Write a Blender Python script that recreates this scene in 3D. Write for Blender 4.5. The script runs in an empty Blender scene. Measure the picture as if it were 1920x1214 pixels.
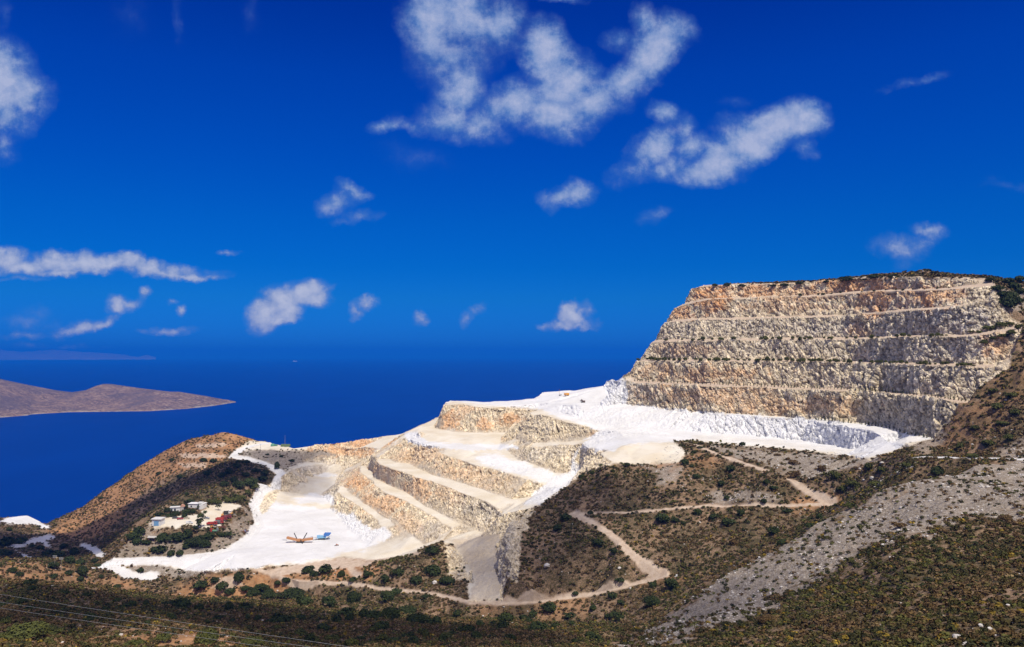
import bpy, math, random, time
import numpy as np
from mathutils import Vector
from mathutils.geometry import delaunay_2d_cdt
T0 = time.time()
S = bpy.context.scene
COL = S.collection

# ------------------------------------------------------------------ camera
F = 1500.0            # focal length in photo pixels (photo 1920 wide)
U0, V0 = 960.0, 660.0 # principal column, eye-level row
H = 250.0             # eye height above the sea
cam_d = bpy.data.cameras.new('camera'); cam = bpy.data.objects.new('camera', cam_d); COL.objects.link(cam)
cam.location = (0, 0, H); cam.rotation_euler = (math.radians(90), 0, 0)
cam_d.sensor_fit = 'HORIZONTAL'; cam_d.sensor_width = 36.0; cam_d.lens = 36.0 * F / 1920.0
cam_d.shift_y = (V0 - 607.0) / 1920.0
cam_d.clip_start = 0.5; cam_d.clip_end = 250000
S.camera = cam

# ------------------------------------------------------------------ light
SUN = Vector((0.25, -0.43, 0.866)).normalized()
sun_d = bpy.data.lights.new('sun', 'SUN'); sun = bpy.data.objects.new('sun', sun_d); COL.objects.link(sun)
sun_d.energy = 4.3; sun_d.angle = math.radians(0.5); sun_d.color = (1.0, 0.93, 0.82)
sun.rotation_euler = SUN.to_track_quat('Z', 'Y').to_euler()
sun.location = (200, -300, 900)
S.view_settings.view_transform = 'Standard'; S.view_settings.look = 'None'
S.view_settings.exposure = 0.0; S.view_settings.gamma = 1.0
S.cycles.max_bounces = 5; S.cycles.diffuse_bounces = 2; S.cycles.transparent_max_bounces = 6
S.cycles.volume_bounces = 0

class NT:
    """small node-graph writer"""
    def __init__(s, tree): s.t = tree; tree.nodes.clear()
    def n(s, typ, **kw):
        nd = s.t.nodes.new(typ)
        for k, v in kw.items(): setattr(nd, k, v)
        return nd
    def link(s, a, b): s.t.links.new(a, b)
    def val(s, sock, v):
        if isinstance(v, bpy.types.NodeSocket): s.link(v, sock)
        elif v is not None: sock.default_value = v
    def math(s, op, a, b=None, c=None, clamp=False):
        nd = s.n('ShaderNodeMath', operation=op, use_clamp=clamp)
        s.val(nd.inputs[0], a); s.val(nd.inputs[1], b); s.val(nd.inputs[2], c)
        return nd.outputs[0]
    def vmath(s, op, a, b=None, scale=None):
        nd = s.n('ShaderNodeVectorMath', operation=op)
        s.val(nd.inputs[0], a); s.val(nd.inputs[1], b)
        if scale is not None: s.val(nd.inputs['Scale'], scale)
        return nd.outputs['Value'] if op in ('LENGTH', 'DOT_PRODUCT') else nd.outputs[0]
    def mix(s, f, a, b, blend='MIX'):
        nd = s.n('ShaderNodeMix', data_type='RGBA', blend_type=blend)
        s.val(nd.inputs[0], f)
        s.val(nd.inputs[6], (*a, 1) if isinstance(a, tuple) else a)
        s.val(nd.inputs[7], (*b, 1) if isinstance(b, tuple) else b)
        return nd.outputs[2]
    def rng(s, v, a, b, c=0.0, d=1.0, smooth=False):
        nd = s.n('ShaderNodeMapRange', clamp=True)
        if smooth: nd.interpolation_type = 'SMOOTHSTEP'
        s.val(nd.inputs[0], v)
        for i, x in enumerate((a, b, c, d)): s.val(nd.inputs[i + 1], x)
        return nd.outputs[0]
    def noise(s, vec, scale, detail=4.0, rough=0.55, dist=0.0, color=False):
        nd = s.n('ShaderNodeTexNoise'); nd.noise_dimensions = '3D'
        s.val(nd.inputs['Vector'], vec); s.val(nd.inputs['Scale'], scale)
        s.val(nd.inputs['Detail'], detail); s.val(nd.inputs['Roughness'], rough); s.val(nd.inputs['Distortion'], dist)
        return nd.outputs['Color' if color else 'Fac']

# ------------------------------------------------------------------ sky
world = bpy.data.worlds.new('World'); S.world = world; world.use_nodes = True
w = NT(world.node_tree)
SKY_STRENGTH = 0.1
sky = w.n('ShaderNodeTexSky', sky_type='NISHITA'); sky.sun_disc = False
sky.sun_elevation = math.asin(SUN.z); sky.sun_rotation = math.atan2(SUN.x, SUN.y)
sky.altitude = 250; sky.air_density = 1.0; sky.dust_density = 0.4; sky.ozone_density = 4.0
gv = w.n('ShaderNodeNewGeometry').outputs['Incoming']
dirv = w.n('ShaderNodeTexCoord').outputs['Generated']
# clouds: (u, v, half-width, half-height, tilt deg, weight), one line per puff, as directions seen from the hill
PUFFS = [
 (815,40,62,75,10,1.0),(865,25,55,60,0,.95),(925,45,60,50,-20,.75),(850,110,80,55,0,.6),(860,165,50,70,12,.85),(845,225,60,35,15,.7),
 (905,235,60,35,15,.62),(965,200,75,45,-25,.9),(1025,100,48,62,-20,1.1),(1060,160,60,60,30,1.1),(1040,210,85,48,0,.95),(1050,250,50,22,0,.55),
 (1115,185,75,42,-20,.8),(1175,150,70,35,-30,.85),(1230,90,42,70,30,1.1),(1212,35,28,35,-20,.6),(1262,50,45,30,20,.55),(1165,75,40,22,-10,.45),
 (980,85,50,22,0,.35),(720,237,32,16,-15,.6),(775,230,45,16,10,.35),(1055,0,45,10,0,.5),
 (1245,208,34,22,25,.75),(1285,240,32,28,40,.55),(1225,270,52,34,-35,.95),(1190,315,50,26,-35,.5),(1180,330,40,18,-10,.32),(1260,305,36,34,0,.62),(1235,320,34,24,0,.5),(1295,275,40,30,20,.72),(1330,285,40,26,-10,.55),
 (1310,320,62,26,0,.8),(1355,305,60,36,-15,1.1),(1410,265,75,44,-32,1.25),(1465,235,62,40,-25,1.25),(1510,228,45,36,-20,1.1),(1505,285,22,18,30,.4),(1375,235,40,24,-10,.4),
 (1052,365,40,20,-10,.85),(1085,357,34,26,-12,.9),(1030,385,16,16,0,.3),(630,378,40,18,-20,.65),(662,358,34,14,10,.6),(680,398,38,13,0,.42),(645,410,30,8,0,.25),
 (-5,150,72,75,0,1.3),(45,170,56,46,15,1.0),(20,220,52,46,0,.75),(8,275,32,40,10,.45),(75,180,26,18,10,.6),(35,110,35,30,20,.7),
 (15,488,52,22,0,1.0),(100,494,70,22,0,.95),(180,496,62,20,5,1.0),(245,498,40,16,10,.9),(270,509,80,12,6,.8),(345,516,66,7,3,.85),(200,503,190,17,2,.95),(300,512,110,9,3,.8),(40,500,70,18,0,.95),(130,512,140,9,0,.7),(40,526,60,6,0,.3),
 (500,585,34,32,-30,1.15),(530,572,44,36,-20,1.3),(575,548,44,26,-20,1.25),(520,602,44,11,0,.9),(612,541,24,8,-20,.55),(600,552,24,20,0,.8),
 (432,470,20,6,0,.45),(218,575,24,18,20,.65),(240,580,26,12,-10,.5),(274,560,12,16,40,.5),(325,567,8,6,0,.4),(341,580,10,10,0,.5),(150,613,44,14,-18,.85),(190,606,26,10,-12,.7),
 (130,622,28,6,-8,.6),(320,620,56,8,-4,.55),(40,628,60,8,-3,.35),(60,606,60,16,0,.22),(70,590,40,20,0,.18),
 (662,578,16,14,-50,.6),(682,568,22,11,5,.6),(792,596,14,16,0,.6),(880,598,14,12,-35,.4),(897,584,16,9,-35,.45),
 (1045,606,36,12,-5,.75),(1072,592,26,22,-10,1.1),(1085,606,38,11,8,.7),(1095,585,18,14,30,.55),
 (1680,462,50,24,8,.62),(1660,455,26,20,-20,.45),(1745,436,34,16,10,.6),(1730,460,30,12,-20,.35),(1690,490,22,18,0,.2),
 (1700,155,30,9,-15,.28),(1745,138,38,10,-18,.3),(1665,170,26,7,-10,.15),(1225,405,36,16,-10,.3),(1205,412,16,10,0,.3),(1900,345,60,10,0,.16),
 (335,30,12,60,4,.2),(470,20,18,40,0,.16),(10,20,16,40,5,.2),(240,30,40,50,0,.12),(1380,190,30,14,0,.2),(780,290,80,26,10,.16),
 (110,655,110,9,2,.35),(20,662,60,8,0,.35),(60,648,36,8,0,.3)]
sep = w.n('ShaderNodeSeparateXYZ'); w.link(dirv, sep.inputs[0])
dx, dy, dz = sep.outputs
ys = w.math('MAXIMUM', dy, 0.02)
comb = w.n('ShaderNodeCombineXYZ'); w.link(w.math('DIVIDE', dx, ys), comb.inputs[0]); w.link(w.math('DIVIDE', dz, ys), comb.inputs[1])
p0 = comb.outputs[0]
wn = w.noise(p0, 14.0, 6.0, 0.6, color=True)
wn2 = w.noise(p0, 55.0, 7.0, 0.65, color=True)
pw = w.vmath('ADD', p0, w.vmath('SCALE', w.vmath('SUBTRACT', wn, (.5, .5, .5)), scale=0.042))
pw = w.vmath('ADD', pw, w.vmath('SCALE', w.vmath('SUBTRACT', wn2, (.5, .5, .5)), scale=0.011))
pw = w.vmath('MULTIPLY', pw, (1, 1, 0))
fb = w.noise(p0, 30.0, 9.0, 0.66)
fb2 = w.noise(pw, 9.0, 5.0, 0.6)
bil = w.n('ShaderNodeTexVoronoi', feature='SMOOTH_F1'); w.link(p0, bil.inputs['Vector']); bil.inputs['Scale'].default_value = 70.0; bil.inputs['Smoothness'].default_value = .35
billow = w.math('SUBTRACT', 0.55, bil.outputs['Distance'])
puffn0 = w.math('ADD', w.math('MULTIPLY', w.math('SUBTRACT', fb, 0.5), 2.3), w.math('MULTIPLY', w.math('SUBTRACT', fb2, 0.5), 1.2))
puffn = w.math('ADD', puffn0, w.math('MULTIPLY', billow, w.rng(dz, 0.16, 0.10, 0.0, 1.3)))
# deep blue of a polarised sky: the physical sky times a filter that depends on height
filt = w.n('ShaderNodeValToRGB'); w.link(w.rng(dz, 0.0, 0.5), filt.inputs[0])
el = filt.color_ramp.elements
FILT = [(0.0, (0.02, 0.24, 1.1)), (0.03, (0.019, 0.245, 1.1)), (0.13, (0.013, 0.281, 0.90)), (0.21, (0.003, 0.268, 0.87)), (0.32, (0.001, 0.266, 0.887)), (0.47, (0.0, 0.24, 0.936)), (0.64, (0.0, 0.21, 0.95)), (0.78, (0.0, 0.16, 0.87))]
while len(el) < len(FILT): el.new(0.5)
for e, (q, c) in zip(el, FILT): e.position = q; e.color = (*c, 1)
skyc = w.vmath('MULTIPLY', sky.outputs[0], filt.outputs[0])
def bgnode(col, k=1.0):
    b_ = w.n('ShaderNodeBackground'); w.link(w.vmath('SCALE', col, scale=k), b_.inputs[0]); b_.inputs[1].default_value = SKY_STRENGTH
    return b_.outputs[0]
def mixsh(f, a, b):
    m_ = w.n('ShaderNodeMixShader'); w.link(f, m_.inputs[0]); w.link(a, m_.inputs[1]); w.link(b, m_.inputs[2]); return m_.outputs[0]
lowc = w.rng(dz, 0.02, 0.18)
fbu = w.noise(w.vmath('ADD', p0, (0.004, 0.009, 0.0)), 30.0, 9.0, 0.66)
fb3 = w.math('ADD', 0.5, w.math('MULTIPLY', w.math('SUBTRACT', fb, fbu), 1.6))  # cloud shading painted in: brighter where the noise falls off to upper right
def clouds(puffs):
    acc = None
    for (u, v, a, b, t, k) in puffs:
        mp = w.n('ShaderNodeMapping', vector_type='TEXTURE')
        if acc is None: w.link(pw, mp.inputs[0])
        else:            # one puff after the other, so that the graph needs little memory
            ma = w.n('ShaderNodeVectorMath', operation='MULTIPLY_ADD'); w.link(acc, ma.inputs[0]); ma.inputs[1].default_value = (1e-9, 1e-9, 0); w.link(pw, ma.inputs[2])
            w.link(ma.outputs[0], mp.inputs[0])
        mp.inputs[1].default_value = ((u - U0) / F, (V0 - v) / F, 0)
        mp.inputs[2].default_value = (0, 0, math.radians(-t))
        mp.inputs[3].default_value = (1.35 * a / F, 1.35 * b / F, 1)
        m = w.math('MULTIPLY', w.rng(w.vmath('LENGTH', mp.outputs[0]), 1.4, 0.0, -0.4, 1), k * 1.33)
        acc = m if acc is None else w.math('SMOOTH_MAX', acc, m, 0.22)
    acc = w.math('MAXIMUM', acc, 0.0)
    dens = w.math('ADD', acc, w.math('MULTIPLY', puffn, w.math('MINIMUM', acc, 0.5)))
    alpha = w.math('MULTIPLY', w.rng(dens, 0.0, 0.95, 0, 0.95, smooth=True), w.rng(acc, 0.0, 0.12))
    core = w.math('ADD', w.rng(dens, 0.35, 1.35, 0.0, 0.85), w.math('MULTIPLY', w.math('SUBTRACT', fb3, 0.45), 0.9), clamp=True)
    ccol = w.mix(core, (0.10, 0.23, 0.54), (0.42, 0.48, 0.69))
    ccol = w.mix(lowc, w.mix(core, (0.22, 0.30, 0.56), (0.56, 0.59, 0.72)), ccol)
    return bgnode(w.mix(alpha, w.vmath('SCALE', skyc, scale=SKY_STRENGTH), ccol), 1.0 / SKY_STRENGTH)
sp = w.n('ShaderNodeSeparateXYZ'); w.link(p0, sp.inputs[0]); px_, py_ = sp.outputs[0], sp.outputs[1]
def box(u0, v0, u1, v1):
    f = w.math('MULTIPLY', w.math('GREATER_THAN', px_, (u0 - U0) / F), w.math('LESS_THAN', px_, (u1 - U0) / F))
    return w.math('MULTIPLY', f, w.math('MULTIPLY', w.math('GREATER_THAN', py_, (V0 - v1) / F), w.math('LESS_THAN', py_, (V0 - v0) / F)))
plain = bgnode(skyc)
REG = [((-400, -200, 170, 420), lambda u, v: u < 100 and v < 420), ((170, -200, 650, 330), lambda u, v: 100 < u < 600 and v < 300),
       ((650, -200, 1130, 330), None), ((1130, -200, 2300, 330), None), ((-400, 330, 460, 662), None), ((460, 330, 2300, 662), None)]
front = plain
for (bx, _) in REG:
    m_ = 75
    ps = [p for p in PUFFS if bx[0] - p[2] - m_ < p[0] < bx[2] + p[2] + m_ and bx[1] - p[3] - m_ < p[1] < bx[3] + p[3] + m_]
    front = mixsh(box(*bx), front, clouds(ps))
# the part of the sky behind the viewer and overhead is half covered with cumulus
ob = w.noise(w.vmath('MULTIPLY', dirv, (1, 1, 1.6)), 3.2, 6.0, 0.6)
over = w.math('MULTIPLY', w.rng(ob, 0.42, 0.60, 0, 0.9), w.math('MULTIPLY', w.rng(dz, 0.0, 0.1), w.math('MAXIMUM', w.rng(dy, 0.1, -0.2), w.rng(dz, 0.62, 0.8))))
rest = bgnode(w.mix(over, w.vmath('SCALE', skyc, scale=SKY_STRENGTH), (0.85, 0.83, 0.80)), 1.0 / SKY_STRENGTH)
isfront = w.math('MULTIPLY', w.math('GREATER_THAN', dy, 0.35), w.math('MULTIPLY', w.math('GREATER_THAN', dz, 0.0), w.math('LESS_THAN', dz, 0.6)))
wo = w.n('ShaderNodeOutputWorld'); w.link(mixsh(isfront, rest, front), wo.inputs[0])
world.cycles.sampling_method = 'MANUAL'; world.cycles.sample_map_resolution = 512

# ------------------------------------------------------------------ numpy noise
def _hash(ix, iy, iz, seed):
    h = (ix.astype(np.uint32) * np.uint32(374761393)) ^ (iy.astype(np.uint32) * np.uint32(668265263)) ^ (iz.astype(np.uint32) * np.uint32(2147483647 - 58)) ^ np.uint32(seed * 974711 & 0xffffffff)
    h = (h ^ (h >> np.uint32(13))) * np.uint32(1274126177)
    h = (h ^ (h >> np.uint32(16))) * np.uint32(2246822519)
    h ^= h >> np.uint32(13)
    return h.astype(np.float32) / np.float32(4294967295.0)
def vnoise(P, scale, seed=0):
    """value noise in -1..1, P (n,3), scale = feature size"""
    Q = P / scale
    i = np.floor(Q).astype(np.int64); f = (Q - i).astype(np.float32); f = f * f * f * (f * (f * 6 - 15) + 10)
    i = i.astype(np.int64) & 0xffffffff
    out = 0
    for dx_ in (0, 1):
        wx = f[:, 0] if dx_ else 1 - f[:, 0]
        for dy_ in (0, 1):
            wy = f[:, 1] if dy_ else 1 - f[:, 1]
            for dz_ in (0, 1):
                wz = f[:, 2] if dz_ else 1 - f[:, 2]
                out = out + wx * wy * wz * _hash(i[:, 0] + dx_, i[:, 1] + dy_, i[:, 2] + dz_, seed)
    return out * 2 - 1
def fbm(P, scale, octs=4, seed=0, gain=0.5):
    s = 0; a = 1.0; tot = 0
    for o in range(octs):
        s = s + a * vnoise(P + 17.3 * o, scale, seed + o); tot += a; a *= gain; scale /= 2.03
    return s / tot
def cells(P, scale, seed=0):
    """worley: (nearest, second) distances and a random value per cell"""
    Q = P / scale; i0 = np.floor(Q).astype(np.int64)
    d1 = np.full(len(P), 9.0, np.float32); d2 = d1.copy(); rv = np.zeros(len(P), np.float32)
    for a in (-1, 0, 1):
        for b in (-1, 0, 1):
            for c in (-1, 0, 1):
                j = i0 + np.array((a, b, c)); jm = j & 0xffffffff
                hx = _hash(jm[:, 0], jm[:, 1], jm[:, 2], seed); hy = _hash(jm[:, 0], jm[:, 1], jm[:, 2], seed + 7); hz = _hash(jm[:, 0], jm[:, 1], jm[:, 2], seed + 13)
                d = np.sqrt((j[:, 0] + hx - Q[:, 0]) ** 2 + (j[:, 1] + hy - Q[:, 1]) ** 2 + (j[:, 2] + hz - Q[:, 2]) ** 2).astype(np.float32)
                nearer = d < d1
                d2 = np.where(nearer, d1, np.minimum(d2, d)); rv = np.where(nearer, _hash(jm[:, 0], jm[:, 1], jm[:, 2], seed + 29), rv); d1 = np.where(nearer, d, d1)
    return d1, d2, rv

# ------------------------------------------------------------------ terrain: surveyed lines (image direction + distance), joined in plan
PTS = []; EDG = []
def w3(u, v, Y): return ((u - U0) / F * Y, Y, -(v - V0) / F * Y)
def add_line(pts, step=7.0, edge=True):
    """pts: 3-D points relative to the eye; densified and kept as a break line"""
    if not edge:
        PTS.extend(tuple(p) for p in pts); return
    prev = None
    for k in range(len(pts)):
        if k:
            a, b = np.array(pts[k - 1]), np.array(pts[k]); n = max(1, int(np.linalg.norm(b - a) / step))
            for i in range(1, n + 1):
                q_ = a + (b - a) * i / n
                if i < n: q_ = q_ + np.array((1.1 * math.sin(q_[0] * .31 + q_[1] * .19 + q_[2]) + .8 * math.sin(q_[0] * .83 - q_[1] * .57), .8 * math.sin(q_[1] * .37 + q_[0] * .11), .25 * math.sin(q_[1] * .5 + q_[0] * .7))) * min(1.0, np.linalg.norm(b - a) / 25)
                PTS.append(tuple(q_)); j = len(PTS) - 1
                EDG.append((prev, j))
                prev = j
        else:
            PTS.append(tuple(pts[0])); prev = len(PTS) - 1
def E(pts, **k):                      # (u, v, z)
    L = [w3(u, v, -z * F / (v - V0)) for u, v, z in pts]; add_line(L, **k); return L
def D(pts, **k):                      # (u, v, distance)
    L = [w3(u, v, y) for u, v, y in pts]; add_line(L, **k); return L
def P(pts):                           # loose points (u, v, distance)
    for u, v, y in pts: PTS.append(w3(u, v, y))
def X(pts):                           # loose plan points (x, y, z)
    for p in pts: PTS.append(p)

# --- big terraced wall on the right
wu = [900, 1060, 1182, 1245, 1328, 1432, 1516, 1593, 1655, 1697, 1751, 1812, 1880, 1960]
wy = [760, 700, 645, 617, 576, 548, 524, 498, 467, 433, 401, 385, 372, 362]
def WY(u): return float(np.interp(u, wu, wy))
def wall(pts, off):
    L = [w3(u, v, WY(u) + off) for u, v in pts]; add_line(L); return L
base_px = [(1166,757),(1182,760),(1245,764.6),(1328,772),(1432,779),(1516,783),(1593,789.6),(1655,798),(1697,809),(1751,821)]
WALL = {}
WALL['base'] = wall(base_px, 0)
WALL['c1'] = wall([(1170,713),(1191,719),(1266,722),(1328,724),(1432,727),(1516,731),(1645,737),(1707,743),(1770,750),(1812,757)], 6)
WALL['t2'] = wall([(1184,707),(1200,713.5),(1266,717),(1328,719),(1432,722.5),(1516,726),(1645,731.5),(1707,737.5),(1770,745),(1818,752)], 20)
WALL['c2'] = wall([(1193,678.5),(1245,677),(1328,678),(1432,678),(1516,679),(1624,682),(1728,684.5),(1832,688.5),(1895,686)], 26)
WALL['t3'] = wall([(1210,672),(1245,673),(1328,674),(1432,674),(1516,675),(1624,678),(1728,680),(1832,684),(1895,681)], 40)
WALL['c3'] = wall([(1217,643),(1245,640.6),(1328,638.5),(1432,637.5),(1516,636.5),(1603,636.5),(1707,632),(1812,631),(1853,626),(1916,617)], 46)
WALL['t4'] = wall([(1233,637),(1245,637),(1328,635.5),(1432,634.5),(1516,633.5),(1603,633),(1707,629),(1812,628),(1853,622),(1916,612)], 60)
WALL['c4'] = wall([(1240,610),(1250,606),(1297,600),(1370,599),(1432,597),(1516,595),(1582,594),(1624,590),(1707,582),(1770,579),(1832,571),(1864,558)], 66)
WALL['t5'] = wall([(1257,603),(1297,597),(1370,596),(1432,594),(1516,592),(1582,591),(1624,587),(1707,579),(1770,576),(1832,568),(1866,554)], 80)
WALL['c5'] = wall([(1263,578),(1279,572),(1328,562),(1391,560.5),(1432,559),(1516,557),(1582,551),(1645,547),(1728,545),(1791,542),(1864,535)], 86)
WALL['t6'] = wall([(1288,568),(1328,559),(1391,558),(1432,556),(1516,554),(1582,548),(1645,544),(1728,542),(1791,539),(1866,531)], 100)
WALL['c6'] = wall([(1297,543),(1312,537),(1365,534),(1440,533),(1500,530),(1560,526),(1620,522),(1680,519),(1740,520),(1800,522),(1850,524)], 106)
wall([(1320,535),(1440,531.5),(1560,525),(1640,519),(1690,512),(1740,508),(1768,515),(1830,519),(1870,521)], 135)
def back(L, dy_, dz_):                # the far side of a hill, out of sight
    for p in L: X([(p[0] * 1.05, p[1] + dy_, p[2] - dz_)])
top = [w3(u, v, WY(u) + 150) for u, v in [(1320,537),(1440,533),(1560,528),(1690,520),(1770,520),(1870,523)]]
back(top, 60, 12); back(top, 160, 60); back(top, 420, 240)
# left ends of the benches, dropping to the sea
for nm in ('c1','t2','c2','t3','c3','t4','c4','t5','c5','t6','c6'):
    p = WALL[nm][0]; X([(p[0] + 4, p[1] + 30, p[2] - 12), (p[0] + 15, p[1] + 80, p[2] - 55), (p[0] + 40, p[1] + 170, p[2] - 130)])

# --- white plateau, face and pit floor in front of the wall
D([(1130,739,742),(1132,726,736),(1138,714.5,738),(1150,711.5,732),(1168,712.5,688)])                   # white bump
D([(1146,752,700),(1160,756,676)])
E([(1128,741,-41)], edge=False)
X([w3(1142, 722, 775), w3(1160, 718, 775)])
plat_b = E([(1006,745,-46.5),(1018,735.5,-42.5),(1040,734,-41.5),(1080,733,-40.5),(1128,730.5,-40)])
E([(1010,757,-49),(1035,757,-46.5),(1060,759,-45),(1090,761,-44.5),(1120,761,-44.2),(1182,764,-44.2),(1245,768,-44.2),(1328,775,-44),(1432,782,-44.2),(1516,787.5,-44.4),(1572,798,-44.6),(1624,806,-44.4),(1650,816,-44.8),(1666,830,-47)])
E([(1045,776,-52),(1090,787,-54),(1140,800,-56.5),(1203,803,-56),(1307,811,-56.2),(1400,817,-56.8),(1500,826,-57),(1570,838,-57),(1630,848,-55.5),(1662,846,-52)])
E([(1297,826,-57.5),(1328,828.5,-57.5),(1432,838,-57.5),(1516,845,-57),(1593,855,-55.5),(1645,860,-52),(1707,859,-47.6),(1730,856,-45.9)])
E([(1685,848,-49.5),(1700,835,-46.3),(1730,840,-44.8),(1700,822,-44.2),(1751,824,-43)], edge=False)
E([(1745,857,-45.4),(1830,860,-43),(1920,862,-41),(2010,863,-39)])
E([(1170,820,-58),(1230,816,-57),(1160,810,-57)], edge=False)
E([(1165,838,-59.5),(1185,831,-58.2),(1220,828,-58),(1262,828,-58),(1285,838,-58.5)])
E([(1158,852,-63),(1200,857,-63.2),(1240,862,-64),(1290,858,-62)])
E([(1125,850,-63.5),(1150,868,-66),(1205,870,-65.5),(1240,869,-65.5)])
# --- hillock cliffs around the upper ramps
E([(980,779,-53.5),(1011,777,-49.8),(1052,788,-52),(1094,798,-54.6),(1126,808,-57.4)])
E([(967,822,-71),(1002,831,-69.5),(1052,829,-67.5),(1098,825,-64.2),(1130,818,-60.8)])
E([(986,842,-73),(1052,833.5,-67.8),(1073,835.5,-67.3),(1092,831,-64.8)])
E([(971,863,-81.5),(1011,876,-83),(1040,887,-85.5),(1065,888,-85),(1082,880,-82)])
E([(1102,840,-65.5),(1140,846,-64)]); E([(1088,882,-81.5),(1100,882,-76)])
E([(1057,914,-90),(1080,896,-86.5)], edge=False); E([(1000,930,-96),(1030,915,-91)], edge=False)
# --- upper left block (L6), its ledge and the white road under it
l6s = E([(833,756,-49.5),(844,751,-48.5),(880,752.5,-50.5),(920,755,-51.5),(960,752.5,-49.5),(1000,747,-47.5)])
E([(831,759,-50),(846,754.5,-49),(866,757,-49.2),(896,763.5,-50.5),(948,766.5,-51),(985,768,-51.5),(1010,768.5,-51)])
E([(817,803,-72.5),(830,806,-72.5),(857,810,-72),(907,812,-71.5),(950,810,-71),(975,806,-70.6)])
E([(784,811,-71.5),(800,813,-72.3),(873,818.5,-73),(940,822,-73)])
E([(781,818,-75),(800,826,-76),(873,832,-76.2),(940,831,-75.8),(966,830,-74.5)])
E([(756,813.5,-78),(782,809,-73),(792,801.5,-71.5),(815,798,-71)])
E([(757,822,-78.5),(800,834,-77.5),(840,840,-77.5),(886,845,-78),(930,846,-79),(969,838,-75.5)])
# --- L4 face
E([(746,823,-80),(771,830.5,-80),(800,842,-81),(840,857,-82),(890,872,-83.5),(948,886,-84.8),(990,899,-86.5),(1022,910,-90)])
E([(732,862,-94.5),(742,868,-94.8),(767,869.5,-95),(829,896,-95.5),(881,912,-96),(933,929,-97),(970,941,-98),(985,940,-97.8),(998,931,-96.8)])
# --- L3 face
E([(698,853,-95),(706,865,-95),(717,873,-95),(752,884,-95.6),(808,903,-96.2),(867,925,-97),(912,941,-98.6),(935,960,-103),(931,980,-109.5)])
E([(690,875,-108),(702,896,-108),(767,927,-109.5),(808,954,-111),(850,975,-113),(892,994,-116),(908,999,-116)])
# --- L2 face
E([(678,866,-107.5),(675,880,-108),(683,892,-108.3),(712,917,-108.8),(767,944,-110.3),(819,971,-112.5),(850,990,-116),(863,999,-118.8)])
E([(652,917,-121),(679,942,-121.2),(733,975,-122),(773,1006,-124),(796,1023,-126),(825,1017,-122.5),(858,1004,-120)])
# --- L1 face
E([(631,923,-121),(655,938,-121.2),(679,952,-121.6),(712,983,-124),(731,1004,-128),(723,1016,-131)])
E([(622,945,-132),(618,955,-133),(640,980,-134),(660,998,-134.3),(687,1026,-134.5)])
# --- cream road round the back of the yard, slopes below and above
E([(529,894,-114.5),(546,883,-113),(577,872,-112),(608,869,-112),(640,871,-113),(647,890,-117),(641,904,-119.5),(632,921,-120.8)])
E([(540,881,-112),(575,864,-110.8),(608,860,-110.5),(650,861,-110.8),(665,864,-111)])
E([(515,912,-122.5),(545,902,-121.5),(570,894,-121.2),(600,893,-122),(632,897,-122)], edge=False)
E([(512,914,-123.5),(560,909,-123.6),(600,906,-123.6),(628,907,-124)])
E([(506,926,-128.5),(560,927,-130.3),(616,930,-131)])
E([(560,846,-101.5),(600,845,-101),(640,844,-100.5),(690,846,-98),(712,850,-95)])
E([(579,840,-98.5),(640,839,-98),(700,840,-94.5),(735,842,-92)])
ridge1 = E([(579,837,-97.5),(650,827,-94),(712,819,-89),(754,813,-84.5)])
# --- yard floor
E([(386,1070,-138),(461,1064,-134.5),(536,1055,-134),(600,1045,-134),(640,1039,-134),(687,1028,-134.2)])
E([(440,1040,-134.5),(530,985,-134),(480,970,-132.5),(530,960,-132),(600,955,-132.5),(560,1020,-134),(620,1010,-134.2),(640,1030,-134.1)], edge=False)
E([(750,1030,-128),(740,1044,-130.5),(690,1050,-132.5),(640,1047,-134)], edge=False)
# --- white haul road from the valley up to the headland
ROAD = [(180,1066,-142),(205,1055,-139.5),(240,1051,-138.7),(330,1048,-138),(400,1042,-137),(440,1030,-136),(470,1010,-135),(488,985,-133),(476,950,-128.5),(490,925,-124),(515,905,-118.8),(527,890,-115),(505,873,-111),(470,864,-108.5),(437,857,-106),(450,845,-103),(475,836,-100.3),(500,832,-98.7)]
E(ROAD); E([(205,1062,-141.5),(240,1080,-145),(286,1086,-147)])
E([(330,1075,-144),(290,1065,-141.5)], edge=False)
# --- house shelf, its banks
E([(272,981,-122),(300,986,-123),(335,988,-124),(380,992,-125.5),(412,988,-126),(440,974,-124.8),(458,950,-121)])
E([(420,950,-120.5),(380,955,-120.7),(350,960,-120.7),(300,968,-121.5),(365,946,-119.5),(440,937,-118)], edge=False)
E([(250,1040,-137),(330,1040,-136.8),(395,1036,-135.8),(440,1018,-134),(462,1000,-132.5)])
E([(330,1015,-131),(400,1012,-130.5),(300,1010,-130.5)], edge=False)
E([(300,955,-120.5),(250,985,-132),(340,930,-115),(400,915,-113),(440,905,-112),(480,905,-115),(500,882,-112.5),(470,880,-110),(430,875,-108),(400,880,-110)], edge=False)
E([(410,872,-108.5),(370,887,-117),(300,945,-143),(220,1000,-163),(160,1025,-171),(120,1040,-176)])
E([(260,1000,-137),(220,1020,-148),(190,1037,-146),(160,1047,-150)], edge=False)
# --- headland
head = D([(535,836,842),(500,828,868),(470,824,887),(440,815,881),(420,812,878),(390,815,890),(360,822,907),(300,850,908),(240,888,888),(170,940,857),(130,970,847),(100,990,841)])
D([(400,840,833),(340,870,821),(270,920,796),(200,965,772),(140,1000,763)], edge=False)
E([(480,831,-98.8),(550,841,-99.8),(500,846,-101.5),(460,850,-103)], edge=False)
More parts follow.
